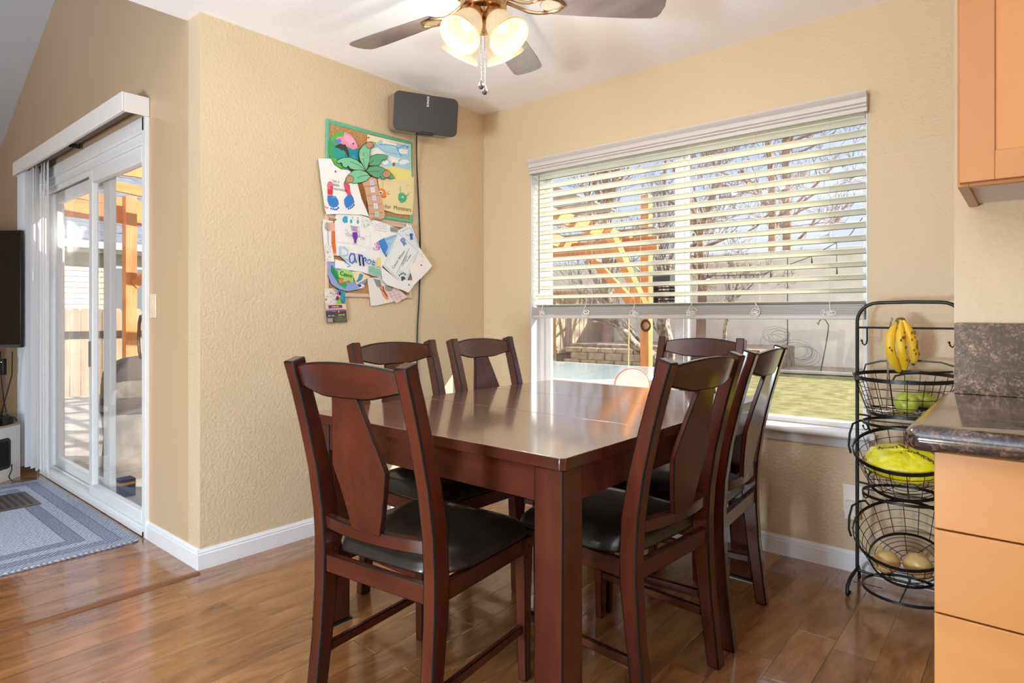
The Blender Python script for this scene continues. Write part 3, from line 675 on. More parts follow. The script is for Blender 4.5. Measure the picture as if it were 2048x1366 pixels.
tgt = Vector((-SPC.x+.0, bk.y, -.0+bk.z)); c.tube([bk, (bk+tgt)/2+Vector((0, 0, .0)), tgt], .016, 10, M_BLACKP); c.box((tgt.x, tgt.y-.035, tgt.z-.06), (tgt.x+.008, tgt.y+.035, tgt.z+.06), M_BLACKP); c.build('wall_arm', parent=sp_)
pts = [at(833, 268, 0, .05), at(833, 300, 0, .02), at(834, 340, 0, .008), at(837, 400, 0, .006), at(840, 470, 0, .006), at(841, 530, 0, .006), at(838, 600, 0, .006), at(835, 650, 0, .006), at(834, 690, 0, .006), at(834, 850, 0, .006), at(834, 960, 0, .016), at(835, 1010, 0, .022)]
c = MB(); c.tube(pts, .0042, 8, M_BLACKP); tag(c.build('speaker_cord'), 'thin black cord hanging down the left wall from the speaker', 'cord')

# ---------------------------------------------------------------- kitchen side: wall cabinet, base cabinet, granite
uc = thing('wall_cabinet', (3.05, KY, 1.372), label='honey maple wall cabinet with a golden recessed panel at the upper right', cat='cabinet')
def ub(c, name, par=None, **k):
    o = c.build(name, parent=par or uc, **k)
    if par is None: o.location = (-3.05, -KY, -1.372)
    return o
UY = KY-.305; UX0 = 2.645
c = MB(); c.box((UX0, UY, 1.385), (4.2, KY-.001, 2.28), M_MAPLEZ)
c.box((UX0, UY, 1.372), (UX0+.019, KY-.001, 1.385), M_MAPLEZ); c.box((UX0+.019, UY, 1.372), (4.2, UY+.019, 1.385), M_MAPLE)
ub(c, 'cabinet_body', bevel=.001)
c = MB(); c.box((UX0+.0195, UY+.0195, 1.379), (4.19, KY-.002, 1.3845), mat('white_underside', lin((226, 220, 218)), .5)); ub(c, 'underside_panel')
def shaker(x0, x1, z0, z1, y, par, bld, name='cabinet_door'):
    c = MB(); w = .058; t = .019
    c.box((x0, y-t, z0), (x0+w, y-.0008, z1), M_MAPLEZ); c.box((x1-w, y-t, z0), (x1, y-.0008, z1), M_MAPLEZ)
    c.box((x0+w, y-t, z0), (x1-w, y-.0008, z0+w), M_MAPLE); c.box((x0+w, y-t, z1-w), (x1-w, y-.0008, z1), M_MAPLE)
    o = bld(c, name, bevel=.0012)
    p = MB(); p.box((x0+w-.004, y-t+.008, z0+w-.004), (x1-w+.004, y-.003, z1-w+.004), M_MAPLEP); p.build('door_panel', parent=o)
    return o
shaker(UX0+.004, 3.10, 1.378, 2.27, UY, uc, ub); shaker(3.104, 3.56, 1.378, 2.27, UY, uc, ub)

bc = thing('base_cabinet', (3.4, KY, 0), label='honey maple base cabinet with flat drawer fronts at the lower right', cat='cabinet')
BX0, BY = 2.628, -1.625
def bbd(c, name, par=None, **k):
    o = c.build(name, parent=par or bc, **k)
    if par is None: o.location = (-3.4, -KY, 0)
    return o
c = MB(); c.box((BX0, BY+.001, .0), (4.4, KY-.001, .866), M_MAPLEZ); bbd(c, 'cabinet_body', bevel=.001)
zs_d = [(.700, .868), (.560, .697), (.421, .557), (.26, .418), (.10, .257)]
zs_d = [(.724, .862), (.573, .721), (.422, .570), (.10, .419)]
for a, b in zs_d:
    c = MB(); c.box((BX0+.001, BY-.019, a), (3.35, BY, b), M_MAPLE); bbd(c, 'drawer_front', bevel=.0015)
# granite worktop with a bullnose edge, and the backsplash
c = MB(); z1, z0 = .914, .868; r = (z1-z0)/2; yF = -1.712; xL = 2.588; pr_ = []
def sect(inset):
    return inset
n = 8; vs = []; rows = []
for i in range(n+1):
    a = -pi/2+pi*i/n; rows.append((r-r*cos(a), z0+r+r*sin(a)))
R0 = .028
def outline(ins):
    o = [(4.4, yF+ins)]; 
    o.append((xL+R0, yF+ins))
    for i in range(1, 6): a = rad(270-90*i/6); o.append((xL+R0+(R0-ins)*cos(a), yF+R0+(R0-ins)*sin(a)))
    o.append((xL+ins, yF+R0)); o.append((xL+ins, KY-.002)); o.append((4.4, KY-.002)); return o
for ins, z in rows: vs += [(x, y, z) for x, y in outline(min(ins, R0*.98))]
m_ = len(outline(0)); fs = []
for i in range(n):
    for k in range(m_): fs.append((i*m_+k, i*m_+(k+1) % m_, (i+1)*m_+(k+1) % m_, (i+1)*m_+k))
fs += [tuple(range(m_-1, -1, -1)), tuple(n*m_+k for k in range(m_))]
c.add(vs, fs, M_GRANITE, True); tag(c.build('worktop', auto=45), 'polished brown granite worktop with rounded front edge on the base cabinet', 'countertop')
c = MB(); c.box((2.617, KY-.021, .9142), (4.4, KY-.001, 1.087), M_GRANITE); tag(c.build('backsplash', bevel=.001), 'upright brown granite backsplash strip standing against the wall behind the worktop', 'backsplash')

# ---------------------------------------------------------------- wire fruit stand
SX0, SX1, SY = 2.222, 2.575, -.175
st = thing('fruit_stand', ((SX0+SX1)/2, SY, 0), label='black metal three tier basket stand against the wall right of the window', cat='stand')
so_ = Vector((-(SX0+SX1)/2, -SY, 0))
def sb_(c, name, **k): o = c.build(name, parent=st, **k); o.location = so_; return o
XM = (SX0+SX1)/2
c = MB(); R = .075; path = [(SX0, SY, .075), (SX0, SY, 1.155-R)]
for i in range(1, 7): a = rad(180-90*i/6); path.append((SX0+R+R*cos(a), SY, 1.155-R+R*sin(a)))
path += [(XM, SY, 1.157)]
for i in range(0, 7): a = rad(90-90*i/6); path.append((SX1-R+R*cos(a), SY, 1.155-R+R*sin(a)))
path += [(SX1, SY, .075)]
c.tube(path, .0068, 10, M_BLACK); sb_(c, 'frame')
def hook(x, z, h=.07, s=1):
    c = MB(); c.tube([(x, SY, z), (x, SY, z-h*.72), (x-.002*s, SY-.003, z-h*.92), (x-.008*s, SY-.006, z-h), (x-.014*s, SY-.008, z-h*.92), (x-.017*s, SY-.008, z-h*.76)], [.003, .003, .003, .003, .0028, .0026], 8, M_BLACK); c.ball((x-.0175*s, SY-.008, z-h*.74), .0045, M_BLACK, 8, 6); sb_(c, 'hook')
c = MB(); c.tube([(SX0, SY, 1.056), (SX1, SY, 1.056)], .0042, 8, M_BLACK); sb_(c, 'cross_bar')
hook(SX0+.035, 1.056); hook(SX1-.030, 1.056)
BY0 = -.245
for zz in (.706, .432):
    for s, x0 in ((1, SX0), (-1, SX1)):
        c = MB(); c.tube([(x0, SY, zz), (x0+s*.05, SY-.01, zz-.002)], .0042, 8, M_BLACK); sb_(c, 'side_bar')
        hook(x0+s*.040, zz, .060)
def ring(z, R_, y, mb, w=.010, h=.004):
    mb.strip([(XM+R_*cos(2*pi*k/40), y+R_*sin(2*pi*k/40), z) for k in range(40)], w, h, M_BLACK, closed=True)
for zz, yy in ((.695, BY0), (.425, BY0-.005), (.070, BY0-.01)):
    c = MB(); ring(zz, .142, yy, c); c.tube([(XM-.142, yy, zz), (XM+.142, yy, zz)], .003, 6, M_BLACK) if zz > .1 else c.tube([(XM, yy-.142, zz), (XM, yy+.142, zz)], .003, 6, M_BLACK)
    sb_(c, 'support_ring')
for x0, s in ((SX0, 1), (SX1, -1)):
    c = MB()
    for d in (-1, 1):
        c.tube([(x0, SY, .078), (x0-s*.004, SY+d*.030, .074), (x0-s*.010, SY+d*.075, .062), (x0-s*.014, SY+d*.105, .040), (x0-s*.014, SY+d*.112, .018), (x0-s*.014, SY+d*.105, .006), (x0-s*.010, SY+d*.094, .010), (x0-s*.010, SY+d*.092, .020)], .0068, 8, M_BLACK)
    sb_(c, 'foot')
c = MB(); c.tube([(SX0, SY, .075), (XM-.13, SY-.0, .070), (XM+.13, SY-.0, .070), (SX1, SY, .075)], .0055, 8, M_BLACK); c.tube([(SX0, SY-.07, .050), (SX0+.10, SY-.07, .052)], .0022, 6, M_BLACK); sb_(c, 'base_bar')

def basket(z, y, tilt, label, handle_up=True):
    t = thing('wire_basket', (XM, y, z), 0, label, 'basket', 'black wire baskets on the stand')
    t.rotation_euler = (rad(tilt), 0, 0)
    R0, R1, H = .172, .128, .135
    c = MB(); c.strip([(R0*cos(2*pi*k/48), R0*sin(2*pi*k/48), 0) for k in range(48)], .014, .003, M_BLACK, closed=True); c.build('rim', parent=t)
    c = MB()
    for k in range(20):
        a = 2*pi*(k+.5)/20; c.tube([((R0+.004)*cos(a), (R0+.004)*sin(a), .010), ((R0-.001)*cos(a), (R0-.001)*sin(a), -.008), ((R0-.020)*cos(a), (R0-.020)*sin(a), -H*.5), (R1*cos(a), R1*sin(a), -H)], .0014, 5, M_BLACK)
    for q in (.25, .5, .75):
        rr = R0+(R1-R0)*q-.003; c.tube([(rr*cos(2*pi*k/40), rr*sin(2*pi*k/40), -H*q) for k in range(40)], .0013, 5, M_BLACK, closed=True)
    for rr in (.022, .045, .068, .090, .110): c.tube([(rr*cos(2*pi*k/32), rr*sin(2*pi*k/32), -H) for k in range(32)], .0013, 5, M_BLACK, closed=True)
    for k in range(8): a = 2*pi*k/8+.2; c.tube([(.022*cos(a), .022*sin(a), -H), (R1*cos(a), R1*sin(a), -H)], .0014, 5, M_BLACK)
    c.build('wire_mesh', parent=t)
    c = MB(); c.strip([((R1+.001)*cos(2*pi*k/40), (R1+.001)*sin(2*pi*k/40), -H) for k in range(40)], .012, .003, M_BLACK, closed=True); c.build('base_ring', parent=t)
    for s in (-1, 1):
        c = MB()
        if handle_up:     # bail handle folded flat behind or in front of the rim
            yy = s*.05; pts = [(-.16*1, yy*.9+.06*(s > 0), .0), (-.155, yy+.07*(s > 0), .028), (-.10, s*.11, .045), (0, s*.125, .052), (.10, s*.11, .050), (.155, yy+.07*(s > 0), .030), (.16, yy*.9+.06*(s > 0), 0)] if s > 0 else [(-.02, -.168, 0), (-.01, -.166, .022), (.02, -.15, .030), (.08, -.12, .034), (.15, -.07, .036)]
            c.tube(pts, .0036, 7, M_BLACK)
        else:
            tm = Matrix.Rotation(rad(-tilt), 3, 'X'); 
            pts = [Vector((s*.172, -.055, -.010)), Vector((s*.178, -.050, .018)), Vector((s*.178, -.02, .055)), Vector((s*.172, .015, .080)), Vector((s*.150, .045, .082)), Vector((s*.138, .075, .06)), Vector((s*.132, .104, .008))]
            c.tube(pts, .0042, 8, M_BLACK)
        c.build('handle', parent=t)
    return t
basket(.872, BY0, 2, 'topmost black wire basket of the stand, holding green apples')
basket(.600, BY0-.020, 20, 'middle black wire basket of the stand, tilted, holding a yellow bag', False)
basket(.285, BY0-.020, 30, 'lowest black wire basket of the stand, steeply tilted, holding onions', False)

# bananas on a chrome hanger
hg = thing('banana_hanger', (XM-.065, BY0+.02, .742), label='chrome banana hook with round base standing in the top basket', cat='hanger')
c = MB(); c.tube([(.075*cos(2*pi*k/32), .075*sin(2*pi*k/32), 0) for k in range(32)], .0040, 8, M_CHROME, closed=True); c.tube([(-.075, 0, 0), (.075, 0, 0)], .0025, 6, M_CHROME); c.build('base', parent=hg)
c = MB(); c.tube([(0, .0, 0), (.003, .004, .10), (.0, .02, .22), (.006, .03, .31), (.014, .018, .352), (.018, -.006, .352), (.016, -.018, .338)], .0036, 8, M_CHROME); c.build('stem', parent=hg)
M_BAN = mat('ripe_banana_skin', lin((232, 184, 26)), .42, noise=(lin((240, 206, 84)), 9, .4, .65))
M_BANT = mat('brown_banana_tip', lin((70, 46, 22)), .7); M_BANS = mat('banana_spot', lin((110, 72, 22)), .6)
HP = deep(1803, 640, 2.40)
random.seed(12)
def banana(pts_px, d, rmax, label, spots):
    t = thing('banana', deep(*pts_px[len(pts_px)//2], d), 0, label, 'banana', 'bananas hanging over the top basket')
    inv = -t.location
    P = [deep(x, y, d+dd) for (x, y), dd in zip(pts_px, (0, -.012, -.020, -.022, -.018, -.006, 0))]
    # resample
    Q = []
    for i in range(len(P)-1):
        for k in range(4): Q.append(P[i].lerp(P[i+1], k/4))
    Q.append(P[-1])
    for _ in range(3): Q = [Q[0]]+[(Q[i-1]+Q[i]*2+Q[i+1])/4 for i in range(1, len(Q)-1)]+[Q[-1]]
    n = len(Q)-1; rs = []
    for i in range(n+1):
        u = i/n; rs.append(rmax*(.34 if u < .07 else .34+.66*min(1, (u-.07)/.20) if u < .27 else 1 if u < .78 else 1-.62*((u-.78)/.22)**1.5))
    c = MB(); c.tube(Q, rs, 6, M_BAN); o = c.build('fruit', parent=t, auto=70); o.location = inv; s = o.modifiers.new('r', 'SUBSURF'); s.levels = s.render_levels = 2
    c = MB(); c.tube([Q[-1]-(Q[-1]-Q[-2]).normalized()*.006, Q[-1]+(Q[-1]-Q[-2]).normalized()*.006], [rmax*.36, rmax*.26], 8, M_BANT); o = c.build('tip', parent=t); o.location = inv
    c = MB()
    for i in range(spots):
        k = random.randint(6, n-4); side = random.uniform(-.6, .6)
        dv = (-FW*cos(side)+RT*sin(side)); p = Q[k]+dv*(rs[k]*.93)
        c.ball((0, 0, 0), .0022+random.random()*.0016, M_BANS, 6, 4, M=Matrix.Translation(p) @ Matrix.Diagonal((1, 1, random.uniform(1, 3.0), 1)))
    if spots: o = c.build('spots', parent=t); o.location = inv
banana([(1797, 640), (1787, 655), (1780, 675), (1779, 695), (1784, 715), (1792, 732), (1800, 744)], 2.40, .0205, 'leftmost banana of the bunch hanging on the stand, clear yellow', 2)
banana([(1801, 640), (1802, 655), (1801, 675), (1802, 695), (1806, 712), (1810, 727), (1809, 741)], 2.375, .0195, 'middle banana of the bunch hanging on the stand', 8)
banana([(1806, 640), (1814, 652), (1820, 670), (1825, 688), (1828, 704), (1828, 717), (1827, 727)], 2.37, .0205, 'rightmost banana of the bunch, with the most brown spots', 11)
c = MB(); kp = deep(1801, 641, 2.385); c.ball((0, 0, 0), .016, mat('brown_green_stalk', lin((112, 84, 28)), .6, noise=(lin((160, 140, 50)), 60, .4, .6)), 10, 8, M=Matrix.Translation(kp), sq=(1.1, .8, .8))
tag(c.build('banana_stalk'), 'brown stalk crown joining the hanging bananas', 'stalk')
# apples
M_APP = mat('green_apple_skin', lin((164, 178, 52)), .3, noise=(lin((190, 196, 92)), 30, .4, .7), coat=.3)
def apple(p, r, label, rot):
    t = thing('apple', p, rot, label, 'apple', 'green apples in the top basket')
    c = MB(); prof = []
    for i in range(19):
        a = -pi/2+pi*i/18; rr = r*cos(a)*(1+.10*sin(a)); zz = r*.92*sin(a)
        if i > 14: zz -= r*.22*((i-14)/4)**2
        if i < 3: zz += r*.14*((3-i)/3)**2
        prof.append((max(rr, .0001), zz))
    c.lathe(prof, 28, M_APP); c.build('fruit', parent=t, auto=80)
    c = MB(); c.tube([(0, 0, r*.66), (.002, .001, r*.86), (.006, .002, r*1.02)], .0014, 6, M_BANT); c.build('stem', parent=t)
    t.rotation_euler = (rad(rot), rad(20), 0)
zb_ = .872-.135
apple(deep(1813, 806, 2.33), .041, 'green apple in front in the top basket', 60)
apple(deep(1850, 801, 2.42), .041, 'green apple behind the other one, nearer the worktop', 15)
# yellow bag in the middle basket
M_BAG = mat('yellow_plastic_bag', lin((236, 222, 20)), .22, noise=(lin((250, 240, 110)), 26, .5, .75), bump=.8, bscale=16, bdist=.014, spec=.7)
M_GINK = mat('dark_green_ink', lin((54, 66, 26)), .5)
tb_ = thing('produce_bag', (XM-.0, BY0-.055, .556), 0, 'crinkled yellow plastic produce bag with dark lettering in the middle basket', 'bag')
tb_.rotation_euler = (rad(16), rad(4), 0)
c = MB(); random.seed(3); ph = [random.uniform(0, 6) for _ in range(12)]
def bagf(th, p): return .95+.05*sin(3*p+ph[0])*sin(th)+.035*sin(5*p+2*th+ph[1])+.03*sin(7*th+ph[2]+2*p)+.018*sin(11*p+ph[3])*sin(5*th)+.012*sin(17*p+9*th)
c.ball((0, 0, 0), .118, M_BAG, 64, 40, sq=(1.18, .92, .50), fn=bagf); c.build('bag_body', parent=tb_, auto=60)
def on_bag(mb, body, size, x, y, rot, mt):
    t0 = MB(); text_mesh(t0, body, size, mt, Matrix.Translation((x, y, 0)) @ Matrix.Rotation(rad(rot), 4, 'Z'), .0006)
    vs = []
    for v in t0.v:
        X, Y = v[0]/(.118*1.18), v[1]/(.118*.92); r_ = min(.97, math.hypot(X, Y)); th = math.asin(r_); p = math.atan2(Y, X)
        q = bagf(th, p); vs.append((.118*1.18*q*sin(th)*cos(p), .118*.92*q*sin(th)*sin(p), .118*.5*q*cos(th)+.0022))
    mb.add(vs, t0.f, mt)
c = MB(); on_bag(c, 'YELLOW', .028, -.035, .012, 200, M_GINK); on_bag(c, 'No. 1', .030, .018, -.012, 205, M_GINK); on_bag(c, 'ONIONS', .022, .080, -.02, 150, M_GINK); c.build('lettering', parent=tb_)
# onions
M_ON = mat('papery_onion_skin', lin((190, 142, 74)), .35, noise=(lin((214, 178, 118)), 7, .35, .7), stretch=(1, 1, .3), coat=.25)
def onion(p, r, label, e_):
    t = thing('onion', p, 0, label, 'onion', 'onions in the lowest basket'); t.rotation_euler = e_
    c = MB(); prof = [(max(.0008, r*cos(-pi/2+pi*i/20)*(1+.03*sin(i))), r*.86*sin(-pi/2+pi*i/20)+(r*.30*max(0, (i-16)/4)**2)) for i in range(20)]
    prof.append((.005, r*1.25)); prof.append((.0035, r*1.4))
    c.lathe(prof, 24, M_ON, cap=True); c.build('bulb_layers', parent=t, auto=80)
    c = MB(); c.tube([(0, 0, -r*.90), (0, 0, -r*.82)], [.004, .009], 8, M_BANT); c.build('root_end', parent=t)
onion(deep(1773, 1124, 2.30), .046, 'onion at the left in the lowest basket', (rad(-25), rad(-30), 0))
onion(deep(1836, 1132, 2.245), .050, 'onion at the right in the lowest basket, beside the base cabinet', (rad(-40), rad(25), 0))

# outlet with a ribbed plug-in, and the switch by the sliding door
M_PL = mat('white_wall_plate', lin((236, 226, 218)), .4)
ou = thing('wall_outlet', (2.172, 0, .315), label='white wall outlet low on the window wall behind the stand', cat='outlet')
c = MB(); c.box((2.134, -.006, .255), (2.210, -.0005, .372), M_PL); o = c.build('cover_plate', parent=ou, bevel=.002); o.location = (-2.172, 0, -.315)
c = MB(); c.box((2.156, -.008, .325), (2.188, -.006, .355), M_PL); o = c.build('socket', parent=ou, bevel=.001); o.location = (-2.172, 0, -.315)
pl = thing('plug_in_freshener', (2.175, -.006, .27), label='ribbed white plug-in device in the lower socket of the outlet', cat='plug-in')
c = MB(); c.box((2.147, -.040, .232), (2.203, -.0065, .308), M_PL)
for i in range(12): c.box((2.149, -.0425, .236+i*.006), (2.201, -.040, .239+i*.006), M_PL)
o = c.build('ribbed_body', parent=pl, bevel=.001); o.location = (-2.175, .006, -.27)
c = MB(); sw_ = MB()
sw = thing('light_switch', (-.515, DY, 1.15), label='ivory rocker light switch just right of the sliding door', cat='switch')
M_IV = mat('ivory_switch', lin((232, 214, 190)), .4)
c.box((-.550, DY-.007, 1.092), (-.478, DY-.0005, 1.208), M_IV); o = c.build('cover_plate', parent=sw, bevel=.002); o.location = (.515, -DY, -1.15)
c = MB(); c.box((-.531, DY-.011, 1.118), (-.497, DY-.007, 1.182), M_IV); o = c.build('rocker', parent=sw, bevel=.002); o.location = (.515, -DY, -1.15)

# ---------------------------------------------------------------- rug, floor register
def rug_mat():
    m = bpy.data.materials.new('blue_grey_woven_rug'); m.use_nodes = True; t = m.node_tree; b = t.nodes['Principled BSDF']; l = t.links.new
    c = N(t, 'ShaderNodeTexCoord'); s = N(t, 'ShaderNodeSeparateXYZ'); l(c.outputs['Object'], s.inputs[0])
    def ma(op, a, bb=None):
        n = N(t, 'ShaderNodeMath', operation=op)
        for i, q in enumerate((a, bb)):
            if q is None: continue
            if isinstance(q, (int, float)): n.inputs[i].default_value = q
            else: l(q, n.inputs[i])
        return n.outputs[0]
    ex = ma('SUBTRACT', .865, ma('ABSOLUTE', s.outputs[0])); ey = ma('SUBTRACT', .60, ma('ABSOLUTE', s.outputs[1])); e = ma('MINIMUM', ex, ey)
    r = N(t, 'ShaderNodeValToRGB'); r.color_ramp.interpolation = 'CONSTANT'
    el = r.color_ramp.elements; el[0].color = lin((164, 170, 186)); el[1].position = .94; el[1].color = lin((182, 188, 202))
    for p, q in ((.10, (112, 118, 136)), (.108, (144, 150, 168)), (.20, (112, 118, 136)), (.208, (178, 184, 198)), (.31, (108, 114, 132)), (.318, (140, 146, 164)), (.42, (108, 114, 132)), (.428, (184, 190, 204))):
        x = el.new(p); x.color = lin(q)
    l(ma('MULTIPLY', e, 1.75), r.inputs[0])
    w = N(t, 'ShaderNodeTexWave', bands_direction='DIAGONAL'); w.inputs['Scale'].default_value = 28; w.inputs['Distortion'].default_value = 3; w.inputs['Detail'].default_value = 2; l(c.outputs['Object'], w.inputs['Vector'])
    n = N(t, 'ShaderNodeTexNoise'); n.inputs['Scale'].default_value = 85; l(c.outputs['Object'], n.inputs['Vector'])
    h = ma('ADD', ma('MULTIPLY', w.outputs['Fac'], .5), ma('MULTIPLY', n.outputs['Fac'], .9))
    x = N(t, 'ShaderNodeMix', data_type='RGBA', blend_type='MULTIPLY'); mrp = N(t, 'ShaderNodeMapRange'); mrp.inputs['From Min'].default_value = .4; mrp.inputs['From Max'].default_value = .9; mrp.inputs['To Min'].default_value = .42; mrp.inputs['To Max'].default_value = 1.18
    l(h, mrp.inputs['Value']); cc = N(t, 'ShaderNodeCombineColor'); [l(mrp.outputs[0], cc.inputs[i]) for i in range(3)]
    x.inputs['Factor'].default_value = 1; l(r.outputs[0], x.inputs[6]); l(cc.outputs[0], x.inputs[7]); l(x.outputs[2], b.inputs['Base Color'])
    b.inputs['Roughness'].default_value = .95; bu = N(t, 'ShaderNodeBump'); bu.inputs['Strength'].default_value = .8; bu.inputs['Distance'].default_value = .004; l(h, bu.inputs['Height']); l(bu.outputs[0], b.inputs['Normal'])
    return m
c = MB(); c.prism(rrect(1.73, 1.20, .035), 2, 0, .012, None); rg = c.build('rug', rug_mat(), bevel=.004); rg.location = (-1.43, -2.455, 0)
tag(rg, 'blue-grey woven rug with striped borders in front of the sliding door', 'rug')
fr = thing('floor_register', (-1.80, -2.12, .012), 0, 'dark brown metal floor register lying on the blue-grey rug', 'floor vent')
M_REG = mat('brown_register_metal', lin((92, 82, 78)), .45, metal=.4)
c = MB(); c.box((-.19, -.10, 0), (.19, .10, .006), M_REG)
for i in range(9):
    for j in range(5): c.box((-.155+i*.036, -.078+j*.033, .006), (-.137+i*.036, -.060+j*.033, .0068), M_DARK)
c.build('grille_plate', parent=fr, bevel=.001)

# ---------------------------------------------------------------- television corner of the living room
def cornerM(d, r, z): return Matrix.Translation(Vector((CAM.x, CAM.y, 0))+FW*d+RT*r+Vector((0, 0, z))) @ Matrix.Rotation(YAW, 4, 'Z')
tv = thing('television', (0, 0, 0), 0, 'large black flat television at the left edge, above the white media unit', 'television')
tv.matrix_world = cornerM(4.20, -3.348, .883)
c = MB(); c.box((-1.45, 0, 0), (0, .028, .800), M_BLACKP); c.build('cabinet_shell', parent=tv, bevel=.004)
c = MB(); c.box((-1.44, -.003, .022), (-.008, .0, .792), mat('glossy_black_screen', lin((10, 10, 12)), .06, coat=.5)); c.build('screen', parent=tv)
c = MB(); c.box((-1.45, -.006, 0), (0, .001, .020), mat('dark_grey_bezel', lin((70, 72, 78)), .35)); c.build('lower_bezel', parent=tv)
c = MB(); c.box((-.95, .02, -.507), (-.55, .12, .10), M_BLACKP); c.build('mount_arm', parent=tv)
cs = thing('media_unit', (0, 0, 0), 0, 'low white media unit with black recessed grip under the television', 'cabinet'); cs.matrix_world = cornerM(3.95, -3.362, 0)
M_WHT = mat('white_melamine', lin((226, 222, 216)), .4)
c = MB(); c.box((-1.5, 0, 0), (0, .265, .358), M_WHT); c.build('cabinet_body', parent=cs, bevel=.002)
c = MB(); c.box((-1.5, 0, .358), (0, .265, .371), wood('pale_oak_top', lin((150, 122, 96)), lin((176, 150, 122)), lin((190, 166, 140)), .5, 0, 5)); c.build('unit_top', parent=cs)
c = MB()
P_ = rrect(.16, .205, .03); P2_ = rrect(.120, .165, .02)
c.prism([(p[0]+.100, p[1]+.185) for p in P_], 0, -.001, .004, M_BLACKP); c.build('grip_surround', parent=cs, bevel=.002)
c = MB(); c.prism([(p[0]+.100, p[1]+.185) for p in P2_], 0, .0041, .0046, mat('deep_black_recess', lin((6, 6, 6)), .9)); c.build('grip_recess', parent=cs)
def crn(name, d, r, z, label, cat): t = thing(name, (0, 0, 0), 0, label, cat); t.matrix_world = cornerM(d, r, z); return t
t = crn('power_adapter', 4.08, -3.40, .3715, 'pile-end black power adapter beside the cables on the media unit', 'adapter')
c = MB(); c.box((-.05, 0, 0), (.03, .09, .055), M_BLACKP); c.build('adapter_body', parent=t, bevel=.006)
t = crn('charging_cube', 3.98, -3.375, .3715, 'small tan-white charging cube among the cables on the media unit', 'charger')
c = MB(); c.box((-.025, 0, .03), (.025, .04, .062), mat('tan_white_plastic', lin((214, 196, 172)), .4)); c.box((-.02, 0, 0), (.02, .04, .03), M_BLACKP); c.build('charger_body', parent=t, bevel=.003)
t = crn('game_headset', 3.92, -3.45, .3715, 'white and green round-cornered headset at the very left edge on the media unit', 'headset')
c = MB(); c.ball((0, .05, .05), .048, M_BLACKP, 16, 10, sq=(1, 1, 1)); c.build('ear_cup', parent=t)
c = MB(); c.tube([(-.10, .05, .12), (-.05, .05, .165), (0, .045, .15), (.028, .04, .10), (.03, .04, .06)], .012, 8, M_WHT); c.tube([(-.02, .02, .10), (.03, .03, .098)], .010, 8, mat('green_accent', lin((20, 130, 86)), .4)); c.build('headband', parent=t)
c = MB(); t = crn('router_box', 4.16, -3.455, .70, 'small black box with a green light hanging under the television', 'box')
c.box((-.05, 0, 0), (.02, .03, .11), M_BLACKP); c.build('box_body', parent=t, bevel=.003)
c = MB(); c.box((.004, -.001, .085), (.010, 0, .089), mat('green_led', (0, 0, 0, 1), .5, emit=((.1, 1, .2, 1), 3))); c.build('indicator_light', parent=t)
random.seed(5)
paths = [[(-.07, .02, .86), (-.05, 0, .70), (-.03, 0, .52), (.0, 0, .40), (.03, 0, .385)], [(.02, 0, .86), (.0, .02, .70), (-.03, .01, .56), (-.06, 0, .42), (-.09, 0, .39)], [(-.09, 0, .86), (-.10, .01, .62), (-.08, .0, .46), (-.02, -.02, .40), (.02, -.03, .385)], [(-.08, 0, .43), (-.03, -.03, .46), (.02, -.01, .42), (.02, .02, .39)]]
for i, pth in enumerate(paths):
    c = MB(); c.tube(pth, .0035, 6, M_BLACKP); o = c.build('cable'); o.matrix_world = cornerM(4.16, -3.40+.008*i, 0)
    tag(o, ('black cable curving down and right under the television', 'black cable running down to the left under the television', 'black cable furthest left under the television', 'short black cable looping just above the media unit')[i], 'cable', 'black cables under the television')
c = MB(); c.tube([(-.02, .02, .10), (-.005, 0, .07), (.0, -.03, .03), (.03, -.04, .006), (.08, -.02, .005), (.14, .03, .005)], .0035, 6, M_BLACKP); o = c.build('floor_cable'); o.matrix_world = cornerM(4.12, -3.34, 0); tag(o, 'black cable looping to the floor beside the white media unit', 'cable')
# ---------------------------------------------------------------- pin boards and children's artwork on the left wall
M_CORK = mat('cork', lin((196, 148, 98)), .9, noise=(lin((170, 120, 74)), 120, .4, .6))
M_GRN = mat('sea_green_frame', lin((98, 176, 142)), .35); M_GRND = mat('deep_green_frame_side', lin((66, 130, 92)), .4)
M_PALEW = mat('pale_pink_wood_frame', lin((214, 182, 160)), .5)
def board(name, corners, mt, label):
    """corners TL TR BR BL in photo pixels on the wall"""
    P = [at(x, y, 0, .012) for x, y in corners]
    y0 = (P[0].y+P[3].y)/2; y1 = (P[1].y+P[2].y)/2; z1 = (P[0].z+P[1].z)/2; z0 = (P[2].z+P[3].z)/2
    t = thing(name, (0, (y0+y1)/2, (z0+z1)/2), 0, label, 'pin board')
    hy, hz = (y1-y0)/2, (z1-z0)/2
    c = MB(); c.box((.001, -hy+.004, -hz+.004), (.0065, hy-.004, hz-.004), M_CORK); c.build('cork_panel', parent=t)
    c = MB(); w = .020
    for a, b in (((-hy, -hz), (-hy+w, hz)), ((hy-w, -hz), (hy, hz)), ((-hy+w, -hz), (hy-w, -hz+w)), ((-hy+w, hz-w), (hy-w, hz))):
        c.box((.001, a[0], a[1]), (.0112, b[0], b[1]), mt)
    c.build('frame', parent=t, bevel=.004); return t
board('cork_board', [(651, 238), (826, 283), (826, 436), (655, 432)], M_GRN, 'upper cork board with sea green frame on the left wall')
board('cork_board', [(652, 436), (826, 444), (825, 598), (652, 592)], M_PALEW, 'lower cork board with pale wood frame on the left wall')

